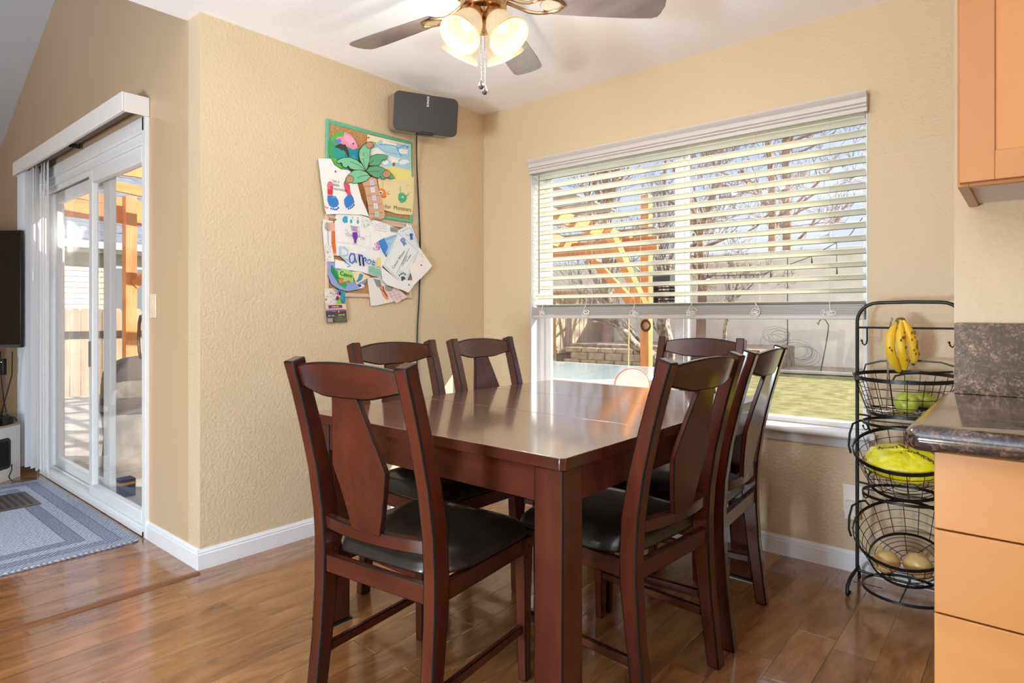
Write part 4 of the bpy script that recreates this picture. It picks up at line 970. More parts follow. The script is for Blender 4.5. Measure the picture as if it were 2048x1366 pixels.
def A_(x, y): return (620+x/6.208, 220+y/6.208)
def B_(x, y): return (620+x/5.692, 420+y/5.692)
def K(h, r=.6, **k): return mat('paper_ink_'+h, lin(h), r, **k)
M_PAPER = mat('white_paper', lin((238, 236, 232)), .7); M_PAPER2 = mat('cream_paper', lin((240, 226, 196)), .7)
class Paper:
    def __init__(s, tf, x0, tilt=0, z0=None):
        x0 += .0015; s.tf = tf; s.x0 = x0; s.tilt = tilt; s.z0 = z0; s.mb = MB(); s.lift = .0006
    def P(s, p, lift=0):
        px, py = s.tf(*p); x = s.x0
        for _ in range(3):
            q = at(px, py, 0, x); x = s.x0+(s.tilt*(s.z0-q.z) if s.z0 else 0)
        q = at(px, py, 0, x+lift); return q
    def poly(s, pts, mt, lift=None, th=0):
        if lift is None: s.lift += .00012; lift = s.lift
        v = [tuple(s.P(p, lift)) for p in pts]
        n = len(v)
        if th:
            b = [(x-th, y, z) for x, y, z in v]
            s.mb.add(v+b, [tuple(range(n)), tuple(range(2*n-1, n-1, -1))]+[(i, i+n, (i+1) % n+n, (i+1) % n) for i in range(n)], mt)
        else: s.mb.add(v, [tuple(range(n))], mt)
        return s
    def base(s, pts, mt): return s.poly(pts, mt, .0004, .0008)
    def ink(s, pts, w, mt, closed=False):
        s.lift += .00006; pts = list(pts)+([pts[0]] if closed else [])
        V = [s.P(p, s.lift) for p in pts]; L_, R_ = [], []
        for i in range(len(V)):
            t = V[min(i+1, len(V)-1)]-V[max(i-1, 0)]; n = Vector((0, -t.z, t.y)); n = n.normalized()*w/2 if n.length > 1e-9 else Vector((0, 0, w/2))
            L_.append(tuple(V[i]+n)); R_.append(tuple(V[i]-n))
        n = len(V); s.mb.add(L_+R_, [(i, i+1, n+i+1, n+i) for i in range(n-1)], mt); return s
    def blob(s, c, rx, ry, mt, n=14, rot=0, wob=.0, seed=0):
        r = random.Random(seed); o = []
        for i in range(n):
            a = 2*pi*i/n; k = 1+wob*(r.random()-.5)*2; x, y = rx*k*cos(a), ry*k*sin(a)
            o.append((c[0]+x*cos(rot)-y*sin(rot), c[1]+x*sin(rot)+y*cos(rot)))
        return s.poly(o, mt)
    def text(s, body, p, q, size, mt, off=.0002):
        """body centred between p and q, running from p to q"""
        s.lift += .0001; a = s.P(p, s.lift); b = s.P(q, s.lift); d = (b-a).normalized(); n = Vector((1, 0, 0)); u = n.cross(d).normalized()
        if u.z < 0: u = -u
        M = Matrix((d, u, n)).transposed().to_4x4(); M.translation = (a+b)/2
        text_mesh(s.mb, body, size, mt, M, off); return s
    def done(s, name, label, group=None):
        c = sum((Vector(v) for v in s.mb.v), Vector())/len(s.mb.v)
        s.mb.v = [tuple(Vector(v)-c) for v in s.mb.v]
        o = s.mb.build(name); o.location = c; return tag(o, label, 'artwork', 'children\'s artwork on the pin boards')
    def pin(s, p, mt, label):
        q = s.P(p, s.lift+.003); c = MB(); c.ball((0, 0, 0), .0048, mt, 10, 6, sq=(.8, 1, 1)); c.tube([(-.010, 0, 0), (0, 0, 0)], .0008, 5, M_CHROME)
        o = c.build('push_pin'); o.location = q; tag(o, label, 'push pin', 'push pins in the boards')

BK = K('2a2a2c'); random.seed(21)
# dolphin plate
p = Paper(A_, .011)
o = [(300, 300), (350, 268), (400, 262), (455, 275), (510, 310), (555, 365), (585, 430), (605, 510), (605, 580), (600, 660), (560, 710), (500, 738), (440, 742), (370, 722), (310, 680), (265, 620), (235, 540), (225, 460), (232, 390), (260, 335)]
p.base(o, K('4c9a86'))
p.poly([(300, 302), (350, 270), (400, 264), (425, 272), (420, 325), (335, 345), (250, 390), (262, 337)], K('5fb04a')); p.poly([(425, 272), (455, 277), (510, 312), (555, 367), (588, 438), (590, 470), (540, 492), (470, 455), (400, 425), (335, 380), (330, 340), (420, 325)], K('e890ac'))
p.poly([(450, 300), (520, 340), (560, 400), (575, 440), (500, 430), (430, 370), (420, 320)], K('f2a8c4')); p.poly([(590, 470), (605, 520), (604, 640), (560, 708), (500, 735), (440, 738), (400, 600), (480, 480), (540, 492)], K('1f8a9a'))
p.poly([(232, 400), (260, 380), (320, 450), (330, 560), (300, 640), (265, 618), (236, 540), (227, 460)], K('3e9c50')); p.poly([(280, 450), (400, 480), (440, 600), (380, 700), (320, 680), (300, 600)], K('2a9a90')); p.poly([(270, 590), (320, 600), (400, 700), (460, 735), (370, 718), (310, 678)], K('68b848'))
p.blob((360, 380), 34, 20, K('5a7cc0'), wob=.3, seed=1); p.blob((545, 620), 30, 60, K('3aa4b4'), wob=.3, seed=2)
p.poly([(305, 465), (340, 432), (380, 418), (420, 430), (440, 425), (445, 440), (470, 490), (485, 540), (488, 580), (465, 575), (440, 520), (400, 490), (395, 510), (375, 485), (340, 468)], K('3a3430'))
p.pin((537, 418), K('34409a', .3), 'dark blue push pin in the painted dolphin plate'); p.done('dolphin_plate', 'round painted paper plate with a black dolphin on pink, green and teal')
# beach painting
p = Paper(A_, .011)
p.base([(712, 302), (1250, 430), (1252, 700), (1270, 918), (840, 862), (712, 640)], K('f0e2b8'))
p.poly([(860, 372), (1242, 440), (1244, 752), (980, 706), (860, 690), (750, 600), (752, 480), (830, 420)], K('a8cfe0')); p.poly([(905, 380), (1080, 420), (1060, 470), (900, 425)], K('f2ede2')); p.poly([(760, 480), (840, 470), (960, 560), (1120, 600), (1050, 660), (950, 600), (760, 560)], K('ece8e0'))
p.poly([(1110, 480), (1215, 490), (1210, 545), (1090, 540)], K('eef0ee')); p.ink([(860, 430), (940, 428), (1040, 446), (1110, 475), (1130, 450), (1190, 440)], .007, K('56b6d8')); p.ink([(840, 440), (880, 490), (960, 525), (1060, 540), (1160, 560), (1225, 590)], .004, K('7ac0dc')); p.ink([(1080, 470), (1100, 520), (1140, 580)], .008, K('5cb0d4'))
for i, (x, y) in enumerate(((1050, 640), (1150, 650), (1180, 640), (930, 650))): p.blob((x, y), 45, 28, K('f2f2f0'), wob=.2, seed=i)
p.poly([(1020, 658), (1060, 662), (1050, 700), (1025, 690)], K('b8483a')); p.ink([(1030, 650), (1066, 660)], .003, K('c85040'))
p.poly([(985, 700), (1100, 712), (1246, 750), (1268, 914), (1060, 870), (940, 820), (930, 760)], K('eadf86'))
p.pin((727, 342), K('c43c34', .3), 'red push pin at the corner of the beach painting'); p.pin((1208, 460), K('2c4a9c', .3), 'blue push pin at the right of the beach painting'); p.done('beach_painting', 'watercolour beach painting with blue sky and yellow sand, upper right of the green board')
# monsters page
p = Paper(A_, .0135)
p.base([(838, 860), (1060, 880), (1292, 830), (1288, 1080), (1270, 1305), (1080, 1290), (915, 1240), (870, 1060)], K('e6d3a0'))
p.poly([(855, 990), (880, 970), (925, 985), (945, 1030), (950, 1075), (930, 1100), (890, 1085), (865, 1050)], K('e8862c')); p.ink([(903, 890), (905, 970)], .004, K('e8962c')); p.blob((905, 895), 8, 10, K('c8c8d0')); p.blob((978, 1030), 20, 22, K('e07a34')); p.blob((982, 1028), 11, 12, K('f0f0f0')); p.blob((880, 1025), 24, 24, K('f4f4f0')); p.blob((880, 1028), 11, 13, K('202428')); p.ink([(890, 1070), (915, 1082), (935, 1070)], .002, K('803020'))
p.poly([(1100, 1040), (1150, 1025), (1190, 1050), (1205, 1100), (1180, 1140), (1130, 1158), (1095, 1110)], K('4fae7c')); p.ink([(1120, 1040), (1122, 980), (1124, 955)], .005, K('4fae7c')); p.ink([(1180, 1090), (1225, 1040)], .005, K('4fae7c')); p.blob((1123, 955), 11, 14, K('b8c0d8')); p.blob((1228, 1036), 11, 12, K('b8c0d8')); p.blob((1150, 1080), 12, 12, K('cfe8d8')); p.ink([(1110, 1100), (1130, 1115), (1150, 1110), (1170, 1118)], .002, BK)
p.text('is for  Monsters', (925, 1195), (1215, 1235), .034, K('5a5044'), -.0001)
p.pin((1214, 938), K('e0c41c', .3), 'yellow push pin in the monsters page'); p.done('monster_page', 'yellow page with orange and green finger-paint monsters and handwriting')
# firecracker footprints
p = Paper(A_, .0150, .03, 1.95)
p.base([(103, 602), (260, 604), (300, 680), (380, 735), (470, 745), (560, 800), (640, 1100), (735, 1325), (640, 1300), (380, 1290), (205, 1295), (185, 1220), (140, 900)], M_PAPER)
p.poly([(212, 925), (228, 890), (252, 882), (280, 905), (288, 950), (282, 1010), (280, 1058), (218, 1052), (216, 1000)], K('e8687c')); p.poly([(217, 985), (285, 990), (281, 1058), (218, 1052)], K('d83440'))
p.poly([(216, 1058), (281, 1060), (325, 1080), (350, 1120), (358, 1165), (340, 1200), (290, 1215), (240, 1190), (216, 1130)], K('2f7cc4')); [p.blob((x, y), 11, 13, K('2a68b4'), seed=i) for i, (x, y) in enumerate(((352, 1215), (335, 1232), (312, 1236), (288, 1230), (262, 1222)))]
p.poly([(418, 915), (430, 880), (460, 900), (495, 935), (498, 990), (510, 1045), (470, 1060), (440, 1010), (424, 960)], K('dc4c60')); p.poly([(468, 1052), (512, 1045), (540, 1090), (552, 1150), (500, 1200), (450, 1220), (424, 1160), (422, 1110)], K('2f7cc4')); [p.blob((x, y), 10, 14, K('2a62ae'), seed=i) for i, (x, y) in enumerate(((480, 1225), (505, 1215), (525, 1200), (545, 1180)))]
p.blob((300, 1080), 30, 14, K('5aa0d8'), wob=.3, seed=9); p.ink([(185, 1190), (200, 1215), (230, 1212)], .006, K('e07080'))
for tx, a, b in (("I'm a", (280, 882), (362, 890)), ('little', (290, 926), (360, 936)), ('Firecracker', (288, 972), (430, 996))): p.text(tx, a, b, .022, K('4a4a50'), -.0001)
p.pin((318, 762), K('1f7a5c', .3), 'green push pin in the footprint page'); p.done('footprint_page', 'white page with red and blue painted footprints and handwriting')
# brown cone-like trunk behind the palm
p = Paper(A_, .0165)
p.base([(568, 915), (650, 905), (680, 960), (705, 1100), (688, 1210), (674, 1230), (655, 1200), (620, 1080)], K('9c5c24')); [p.ink([(590+i*18, 985+i*44), (640+i*14, 950+i*42)], .0016, BK) for i in range(5)]; [p.ink([(596+i*18, 960+i*44), (690-i*2, 1010+i*38)], .0016, BK) for i in range(5)]
p.done('brown_paper_cone', 'dark orange-brown paper shape peeking out behind the palm trunk')
# big paper palm
p = Paper(A_, .0195); GP = K('7fc49a'); GP2 = K('5ea67c'); TR = K('d2a486')
p.base([(650, 905), (700, 850), (760, 830), (825, 850), (845, 960), (900, 1150), (932, 1300), (918, 1345), (860, 1362), (750, 1366), (735, 1340), (722, 1200), (700, 1080), (680, 980)], TR)
for a, b in (((675, 945), (832, 930)), ((705, 1060), (860, 1060)), ((722, 1185), (888, 1165)), ((735, 1288), (912, 1268))): p.ink([a, ((a[0]+b[0])/2, (a[1]+b[1])/2+10), b], .0016, BK)
for i, (x, y, h) in enumerate(((768, 902, 'c4c8e0'), (780, 992, 'e4e0e0'), (795, 1092, 'c8d0e8'), (815, 1192, 'dce0dc'), (832, 1294, 'a8d8b0'))):
    p.poly([(x-28, y-32), (x+22, y-34), (x+30, y+30), (x-20, y+34)], K(h)); p.ink([(x-6, y-16), (x-8, y+14), (x+10, y+12), (x+8, y-14)], .0012, K('5a6a9a'))
def frond(pts, mt, vein, th=.0009):
    p.lift += .0004; p.poly(pts, mt, p.lift, .0006); p.ink(pts, .0028, BK, True); p.ink(vein, .0022, BK)
frond([(738, 690), (735, 610), (760, 575), (830, 548), (910, 552), (968, 570), (960, 600), (930, 628), (905, 612), (890, 640), (850, 690), (790, 692)], GP2, [(745, 665), (790, 622)])
frond([(620, 620), (607, 560), (615, 500), (650, 450), (700, 405), (760, 395), (820, 408), (800, 440), (750, 490), (742, 560), (738, 640), (700, 755), (665, 700)], GP, [(668, 530), (660, 620), (700, 755)])
frond([(695, 755), (640, 668), (580, 622), (500, 590), (420, 590), (360, 610), (328, 640), (350, 665), (395, 655), (410, 705), (455, 718), (470, 690), (500, 728), (560, 745), (620, 745)], GP, [(500, 640), (600, 680), (695, 752)])
frond([(700, 755), (740, 705), (820, 692), (900, 715), (980, 760), (1030, 810), (1055, 845), (1000, 858), (960, 830), (930, 862), (890, 858), (872, 815), (862, 848), (790, 830), (735, 790)], GP2, [(725, 770), (790, 760), (865, 765)])
frond([(752, 825), (700, 770), (620, 742), (540, 750), (480, 800), (445, 850), (438, 900), (470, 915), (500, 880), (530, 912), (620, 905), (700, 880)], GP, [(590, 845), (640, 820), (745, 808)])
for x, y, r in ((740, 435, 46), (952, 795, 50), (495, 858, 50)): p.blob((x, y), r, r*.92, K('c08f6c')); p.ink([(x+r*cos(a), y+r*.92*sin(a)) for a in [2*pi*i/16 for i in range(16)]], .0024, BK, True)
p.text('CASON', (775, 1352), (840, 1352), .014, K('5a4030'), 0)
p.pin((658, 588), K('e6d21e', .3), 'yellow push pin in the paper palm tree'); p.done('paper_palm_tree', 'large cut-paper palm tree with green fronds and brown trunk')

# lower board ---------------------------------------------------------------
p = Paper(B_, .011); p.base([(205, 590), (300, 600), (520, 680), (650, 800), (560, 905), (430, 928), (330, 905), (240, 840), (203, 730)], K('8f9fcf')); p.ink([(203, 740), (240, 845), (330, 905), (430, 928), (560, 905)], .003, BK)
p.poly([(240, 625), (300, 690), (425, 850), (395, 898), (330, 850), (235, 700)], K('35a05e')); p.poly([(240, 625), (262, 640), (350, 840), (330, 850), (235, 700)], K('1f8a50')); p.blob((585, 868), 36, 26, K('e8e0dc'), wob=.1); p.blob((566, 862), 18, 16, K('4a3a34')); p.blob((602, 882), 10, 12, K('d0a8a0'))
p.done('whale_drawing', 'lilac-blue paper circle with green crayon patch and white eye')
p = Paper(B_, .0140); p.base([(320, 790), (420, 750), (450, 820), (335, 838)], K('d8744c')); p.ink([(330, 800), (345, 825), (355, 795), (372, 822)], .0016, K('f0c0a0')); p.done('orange_card', 'small orange card under the green paper shamrock')
p = Paper(B_, .0165); p.base([(315, 690), (380, 670), (455, 690), (495, 740), (492, 810), (475, 835), (440, 800), (400, 820), (375, 812), (385, 780), (330, 770), (322, 735)], K('9dd36a')); p.text('Cason', (365, 725), (458, 750), .030, K('20301c'), .0006); p.done('paper_shamrock', 'light green paper shamrock with a handwritten name')
p = Paper(B_, .0150); p.base([(470, 700), (560, 700), (690, 760), (530, 848)], K('eed6ae')); p.poly([(565, 722), (608, 735), (592, 790), (545, 822), (522, 815), (545, 785)], K('3a94a8')); p.done('cream_card', 'cream card with a teal curved brush stroke')
p = Paper(B_, .0120); p.base([(150, 105), (270, 130), (235, 180), (245, 380), (280, 590), (178, 585), (165, 450), (142, 200)], M_PAPER)
random.seed(2)
for i in range(60): x = random.uniform(175, 240); y = random.uniform(380, 575); p.ink([(x, y), (x+random.uniform(-9, 9), y+random.uniform(4, 14))], .0012, K('6a6a72'))
p.poly([(172, 145), (228, 140), (232, 225), (205, 240), (175, 210)], K('caa79a')); p.ink([(190, 130), (205, 250), (210, 400)], .002, K('4a4a50')); p.ink([(175, 200), (222, 240)], .002, K('4a4a50')); p.done('pencil_scribble_page', 'narrow white page with pencil scribbles at the left of the lower board')
p = Paper(B_, .0135); p.base([(235, 140), (300, 150), (320, 300), (300, 520), (272, 520), (240, 380)], K('f0b090')); p.poly([(250, 240), (300, 240), (300, 480), (268, 500), (245, 380)], K('dc6a34')); p.done('orange_tulip_page', 'strip of peach paper with a bold orange shape')
p = Paper(B_, .0155); p.base([(285, 560), (285, 660), (560, 700), (812, 775), (815, 740), (600, 640)], M_PAPER); p.ink([(395, 590), (430, 610), (460, 640), (425, 650)], .006, K('3aa0a8')); p.done('curled_white_page', 'white page behind the lettered drawing, its lower edge showing')
p = Paper(B_, .0120); p.base([(650, 770), (830, 770), (980, 1030), (935, 1048), (760, 1085), (695, 1090)], K('e4e0d8')); p.poly([(720, 780), (800, 800), (825, 900), (760, 870)], K('8a8c84')); p.poly([(790, 880), (835, 860), (900, 1010), (870, 1025), (830, 980)], K('e89468')); p.ink([(830, 870), (838, 920), (880, 985)], .007, K('8c2c30')); p.ink([(795, 890), (840, 935)], .005, K('3a8a48')); p.done('grey_collage_page', 'off-white page with grey, orange and red shapes at the board bottom')
p = Paper(B_, .0140); p.base([(850, 860), (1000, 890), (1110, 990), (985, 1062), (860, 935)], K('e6c8c0')); p.poly([(850, 860), (955, 880), (930, 925), (862, 920)], K('9a9c98'))
for i in range(9): x = 900+55*(i % 3)+18*(i//3); y = 945+18*(i % 3)+32*(i//3)-20; p.ink([(x-14, y-8), (x+14, y-12), (x, y+12)], .0016, K('8a5a50'), True)
p.done('pink_triangle_page', 'pale pink page with rows of small triangles')
p = Paper(B_, .0165); p.base([(280, 130), (300, 20), (330, -5), (455, 30), (590, 60), (790, 130), (1000, 210), (985, 330), (830, 520), (815, 760), (600, 700), (470, 640), (400, 575), (340, 520), (305, 520), (292, 380)], M_PAPER)
p.ink([(435, 40), (420, 170)], .0008, K('909498')); p.ink([(600, 80), (585, 200)], .0008, K('909498')); p.ink([(742, 130), (735, 250)], .0008, K('909498')); p.ink([(310, 365), (420, 378), (560, 400), (680, 438), (692, 255)], .0009, K('8a8c90'))
p.poly([(372, 90), (395, 68), (425, 72), (430, 140), (395, 150), (370, 128)], K('2ea4d4')); p.blob((468, 130), 14, 24, K('34b8b4')); p.blob((545, 135), 13, 24, K('38b0ac')); p.blob((485, 90), 6, 16, K('6ac8d0')); p.blob((545, 92), 7, 10, K('60c0c8'))
random.seed(8)
for i in range(34): x, y = random.uniform(600, 720), random.uniform(95, 205); p.ink([(x, y), (x+random.uniform(-16, 16), y+random.uniform(-14, 14))], .0018, K('4aa8ac') if i % 2 else K('7a9aa4'))
p.ink([(752, 170), (810, 150), (872, 180), (870, 250), (750, 225), (752, 170)], .0014, K('a090c8')); [p.ink([(765+i*18, 175), (770+i*18, 195), (778+i*18, 178)], .0013, K('9484c4')) for i in range(5)]; [p.ink([(770+i*24, 215), (780+i*24, 200), (788+i*24, 225)], .0013, K('9484c4')) for i in range(4)]
for i in range(14): p.ink([(915+i*6, 190+i), (918+i*6, 245+i)], .0022, K('85878a'))
p.ink([(462, 180), (555, 195), (570, 245), (480, 235), (462, 180)], .0018, K('8848a8')); [p.ink([(475+i*10, 188), (490+i*8, 235)], .0022, K('a468c0')) for i in range(7)]
p.poly([(485, 255), (535, 250), (545, 300), (530, 345), (528, 380), (505, 372), (500, 330), (484, 295)], K('6a2aa0')); p.ink([(405, 265), (480, 285), (550, 300), (620, 322)], .0016, K('7a4aa8')); p.ink([(405, 265), (410, 290), (480, 300)], .0016, K('7a4aa8')); [p.ink([(a, b), (a+12, b+10), (a+2, b+16)], .0016, K('6c3ca0')) for a, b in ((420, 230), (400, 222), (430, 250), (560, 262), (560, 285), (610, 315), (490, 375), (520, 378))]
[p.ink([(570+i*14, 335+(i % 2)*6), (576+i*14, 322+(i % 2)*6), (582+i*14, 338)], .0012, K('a08cc0')) for i in range(4)]; [p.ink([(622+i*13, 290+(i % 2)*5), (628+i*13, 305)], .0014, K('c8a0d0')) for i in range(5)]
for i in range(26): x, y = random.uniform(722, 795), random.uniform(375, 462); p.ink([(x, y), (x+random.uniform(-14, 14), y-random.uniform(6, 22))], .0035, K('c85ab4'))
LB = K('86c4e4'); DB = K('3458c8'); TB = K('3a94b0')
p.ink([(345, 520), (338, 415), (395, 422), (432, 460), (430, 505), (400, 520), (350, 515), (385, 545), (440, 572)], .0050, LB); p.ink([(358, 510), (352, 432), (392, 436), (418, 462)], .0012, K('4a84b4'))
p.ink([(505, 500), (470, 495), (450, 535), (455, 590), (485, 605), (510, 570), (508, 500), (515, 560), (530, 600)], .0075, DB)
p.ink([(555, 500), (565, 560), (575, 635), (562, 545), (575, 510), (598, 520), (600, 545)], .0085, DB); p.ink([(602, 545), (605, 600), (615, 640), (605, 560), (625, 540), (640, 560), (630, 585)], .0085, DB)
p.ink([(678, 565), (655, 570), (652, 600), (675, 615), (695, 595), (690, 570), (672, 562)], .0055, TB); p.ink([(700, 580), (745, 600)], .005, TB); p.ink([(725, 568), (715, 630)], .005, TB); p.ink([(700, 615), (742, 632)], .005, TB); p.ink([(738, 585), (736, 625)], .004, TB)
p.poly([(765, 545), (805, 548), (808, 640), (762, 640)], K('ecd878')); p.poly([(668, 640), (812, 690), (810, 755), (670, 715)], K('8ac4b0')); p.ink([(668, 640), (812, 660)], .0018, K('4a9884')); p.ink([(668, 690), (810, 735)], .0014, K('4a9884')); [p.ink([(690+i*24, 650+i*4), (694+i*24, 718+i*5)], .0012, K('5aa894')) for i in range(5)]
p.pin((291, 110), K('1f7a5c', .3), 'green push pin at the corner of the lettered drawing')
p.done('lettered_drawing', 'large white sheet with blue crayon lettering and purple and teal doodles')
p = Paper(B_, .0180); p.base([(775, 355), (845, 318), (1000, 270), (960, 400), (850, 528)], K('a4c8dc')); p.poly([(775, 355), (845, 318), (890, 420), (850, 528)], K('3c82d0')); p.poly([(860, 330), (985, 285), (975, 300), (868, 345)], K('7aa8d0')); p.ink([(870, 390), (900, 380), (915, 400)], .004, K('5ab0d8')); p.done('blue_card', 'blue card corner sticking out left of the certificates')
p = Paper(B_, .0180, .03, 1.6); p.base([(1100, 150), (1120, 165), (1255, 440), (1390, 635), (1350, 690), (1180, 860), (1100, 500)], K('f2ece4')); [p.ink([(1262+i*3, 500+i*14), (1280+i*3, 492+i*14)], .0016, K('a0a0a0')) for i in range(4)]; p.blob((1285, 585), 11, 10, K('d8a890'), 3); p.blob((1268, 628), 18, 12, K('8a60b0'), 3); p.done('sticker_page', 'cream page with small heart stickers sticking out past the right board edge')
p = Paper(B_, .0195, .02, 1.6); p.base([(800, 440), (880, 560), (820, 650), (1000, 800), (1195, 800), (1170, 880), (1120, 942), (1060, 915), (880, 855), (825, 800), (805, 640)], K('ebe9e6'))
for a, b in (((1160, 760), (1168, 770)), ((1172, 735), (1180, 745)), ((1185, 715), (1192, 725))): p.ink([a, b], .0016, BK)
p.blob((1212, 685), 18, 14, K('4a84c8'), 6); p.blob((1128, 852), 17, 12, K('8456a8'), 3); p.done('curled_certificate_back', 'curled off-white sheet hanging under the certificates')
p = Paper(B_, .0215); 
p.base([(1000, 230), (1150, 165), (1250, 440), (1190, 560), (1000, 280)], K('dfe6ea')); p.ink([(1040, 245), (1140, 198), (1240, 432)], .0030, K('7a9ac0')); p.blob((1152, 285), 20, 20, K('2c5ca4')); p.poly([(1140, 300), (1165, 300), (1178, 345), (1158, 332), (1140, 350)], K('2c5ca4')); p.text('Top', (1085, 290), (1130, 285), .014, K('4a6ea8'), 0)
p.done('rear_certificate', 'pale blue bordered certificate with a blue rosette, behind the front one')
p = Paper(B_, .0235); p.base([(1005, 245), (1250, 465), (1075, 875), (835, 640), (875, 520)], K('e6ebec')); p.ink([(1005, 262), (1236, 470), (1070, 855), (850, 635), (890, 515)], .0026, K('8a9cb8'), True); p.ink([(1008, 278), (1222, 474), (1066, 838), (866, 632)], .0010, K('b0bccc'))
p.blob((1058, 345), 28, 28, K('6a88b8')); p.blob((1058, 345), 15, 15, K('93aad0')); p.poly([(1045, 365), (1085, 360), (1105, 395), (1085, 390), (1072, 415), (1052, 385)], K('6a88b8'))
p.ink([(1020, 350), (935, 440), (900, 600)], .0012, K('b4b8bc'))
p.text('Cason Wixon', (950, 650), (1065, 480), .024, K('2c3034'), 0); p.text('is awarded for', (1028, 690), (1130, 470), .013, K('34383c'), 0); p.text('his vision', (1090, 600), (1160, 490), .015, K('34383c'), 0)
p.ink([(985, 725), (1130, 435)], .0014, BK); p.ink([(1040, 625), (1130, 435)], .0022, BK); p.ink([(1095, 665), (1200, 505)], .0010, K('8a8e92')); p.ink([(1115, 690), (1185, 580)], .0008, K('a8acb0')); p.ink([(1030, 690), (1105, 745), (1065, 830), (1008, 780)], .0009, K('8a9098'), True)
for x, y, rx, ry in ((1060, 775, 26, 20), (1020, 745, 7, 12), (1038, 728, 7, 12), (1060, 722, 7, 12), (1082, 735, 7, 12), (1050, 798, 14, 9)): p.blob((x, y), rx, ry, K('3c5464'), rot=.4)
for x, y in ((1008, 735), (1026, 712), (1050, 706), (1076, 716), (1092, 730)): p.blob((x, y), 3, 6, K('3c5464'), 6)
p.done('front_certificate', 'white certificate with double border, rosette and dark paw print, tilted in front')
# party invitation on the wall below the boards
def C_(x, y): return (640+x/13.66, 560+y/13.66)
p = Paper(C_, .0115, -.05, 1.25); p.base([(120, 235), (345, 228), (690, 320), (720, 820), (745, 1150), (470, 1165), (185, 1170), (150, 830)], K('c9ded8'))
p.poly([(128, 250), (340, 245), (440, 300), (470, 560), (400, 680), (160, 690), (140, 450)], K('e6ded0')); p.poly([(430, 250), (690, 322), (700, 660), (600, 680), (560, 420)], K('3a9aa4'))
random.seed(14)
for i in range(46): x, y = random.uniform(150, 440), random.uniform(260, 660); p.blob((x, y), random.uniform(6, 17), random.uniform(6, 16), K(random.choice(['4a3a34', 'f2f0ea', 'd8b8a8', '8a7a70', 'e4d4c4', '5a8a8c'])), 7, wob=.3, seed=i)
p.blob((505, 360), 48, 42, K('d4289a'), wob=.2); p.poly([(520, 310), (560, 320), (575, 400), (530, 420)], K('2a1c2c')); p.blob((478, 500), 46, 60, K('5c3a56'), wob=.25); p.blob((525, 600), 52, 70, K('7cc81e'), wob=.05); p.poly([(515, 500), (570, 480), (560, 530), (520, 530)], K('d85a2c')); p.blob((620, 520), 40, 60, K('2c9ccc'), wob=.1); p.ink([(590, 410), (650, 470), (650, 560), (590, 640)], .0016, K('404a50')); p.blob((380, 250), 34, 20, K('e89a50'), wob=.2)
p.poly([(150, 660), (700, 650), (712, 790), (158, 800)], K('f0c49a')); p.poly([(225, 690), (600, 680), (615, 760), (240, 780)], K('6a2a8c')); p.text('CASON', (290, 728), (540, 722), .0125, K('f2ca3c'), .0006)
p.poly([(155, 835), (716, 815), (718, 860), (158, 880)], K('7a3a80')); p.text('is turning', (300, 858), (460, 850), .0050, K('f4eef4'), 0); p.text('5', (490, 858), (535, 856), .0200, K('f8b83c'), .0008)
p.poly([(158, 880), (718, 860), (745, 1150), (185, 1170)], K('45443c')); p.text('JULY 25th', (190, 975), (430, 968), .0085, K('e4e8d8'), .0002); p.text('10:00 AM', (465, 962), (700, 945), .0105, K('d8e04a'), .0003); p.ink([(440, 890), (445, 1000)], .0006, K('b8b8b0')); p.ink([(170, 1015), (730, 1005)], .0007, K('c8c8c0'))
p.poly([(195, 1050), (345, 1045), (350, 1150), (205, 1158)], K('b49a8c')); p.text('PARTY PLACE', (420, 1034), (660, 1026), .0048, K('c8d050'), 0); p.ink([(380, 1072), (725, 1062)], .0010, K('d8d8d0')); p.ink([(400, 1105), (700, 1095)], .0014, K('98a04a')); p.ink([(420, 1135), (700, 1125)], .0012, K('98a04a'))
tag(p.done('party_invitation', 'glossy party invitation card with bright figures, on the wall below the boards'), group=None)

# ---------------------------------------------------------------- outside
GZ = -.14
M_GRASS = mat('winter_lawn', lin((124, 124, 66)), .95, noise=(lin((164, 152, 106)), 5, .38, .62), bump=1, bscale=90, bdist=.03)
M_GRASSG = mat('green_lawn', lin((128, 150, 56)), .95, noise=(lin((176, 176, 92)), 16, .4, .6), bump=1, bscale=90, bdist=.03)
M_DIRT = mat('bare_dirt', lin((166, 148, 126)), .95, noise=(lin((128, 110, 92)), 8, .4, .6), bump=.6, bscale=30, bdist=.03)
M_CONC = mat('patio_concrete', lin((178, 172, 162)), .85, noise=(lin((158, 152, 142)), 5, .4, .6))
c = MB(); c.box((-24, -1.67, -.6), (12, 26, GZ-.02)); o = c.build('lawn', M_GRASS); tag(o, kind='structure')
c = MB(); c.box((-8.4, -1.67, GZ-.02), (-.121, 3.2, GZ)); c.box((-.121, .151, GZ-.02), (1.0, 3.2, GZ)); tag(c.build('patio', M_CONC), kind='structure')
c = MB(); c.prism([(-7.5, 10.2), (-4.4, 10.6), (-1, 11.0), (4, 11.4), (7, 11.5), (7, 13), (-7.5, 13)], 2, GZ-.02, GZ+.012, M_DIRT); tag(c.build('dirt_border'), kind='structure')
c = MB(); c.prism([(-7.5, 8.6), (-4.0, 8.9), (-2.4, 9.5), (-1.6, 10.6), (-7.5, 10.4)], 2, GZ-.02, GZ+.008, M_GRASSG); tag(c.build('green_lawn_patch'), kind='structure')
c = MB(); c.strip([(-1.4, 10.9, GZ+.03), (-.6, 11.05, GZ+.03), (.5, 11.1, GZ+.03), (1.4, 10.9, GZ+.03)], .05, .16, mat('pale_curb', lin((206, 200, 190)), .9)); tag(c.build('garden_edging'), 'pale curb strip edging the lawn before the grey wall', 'edging')
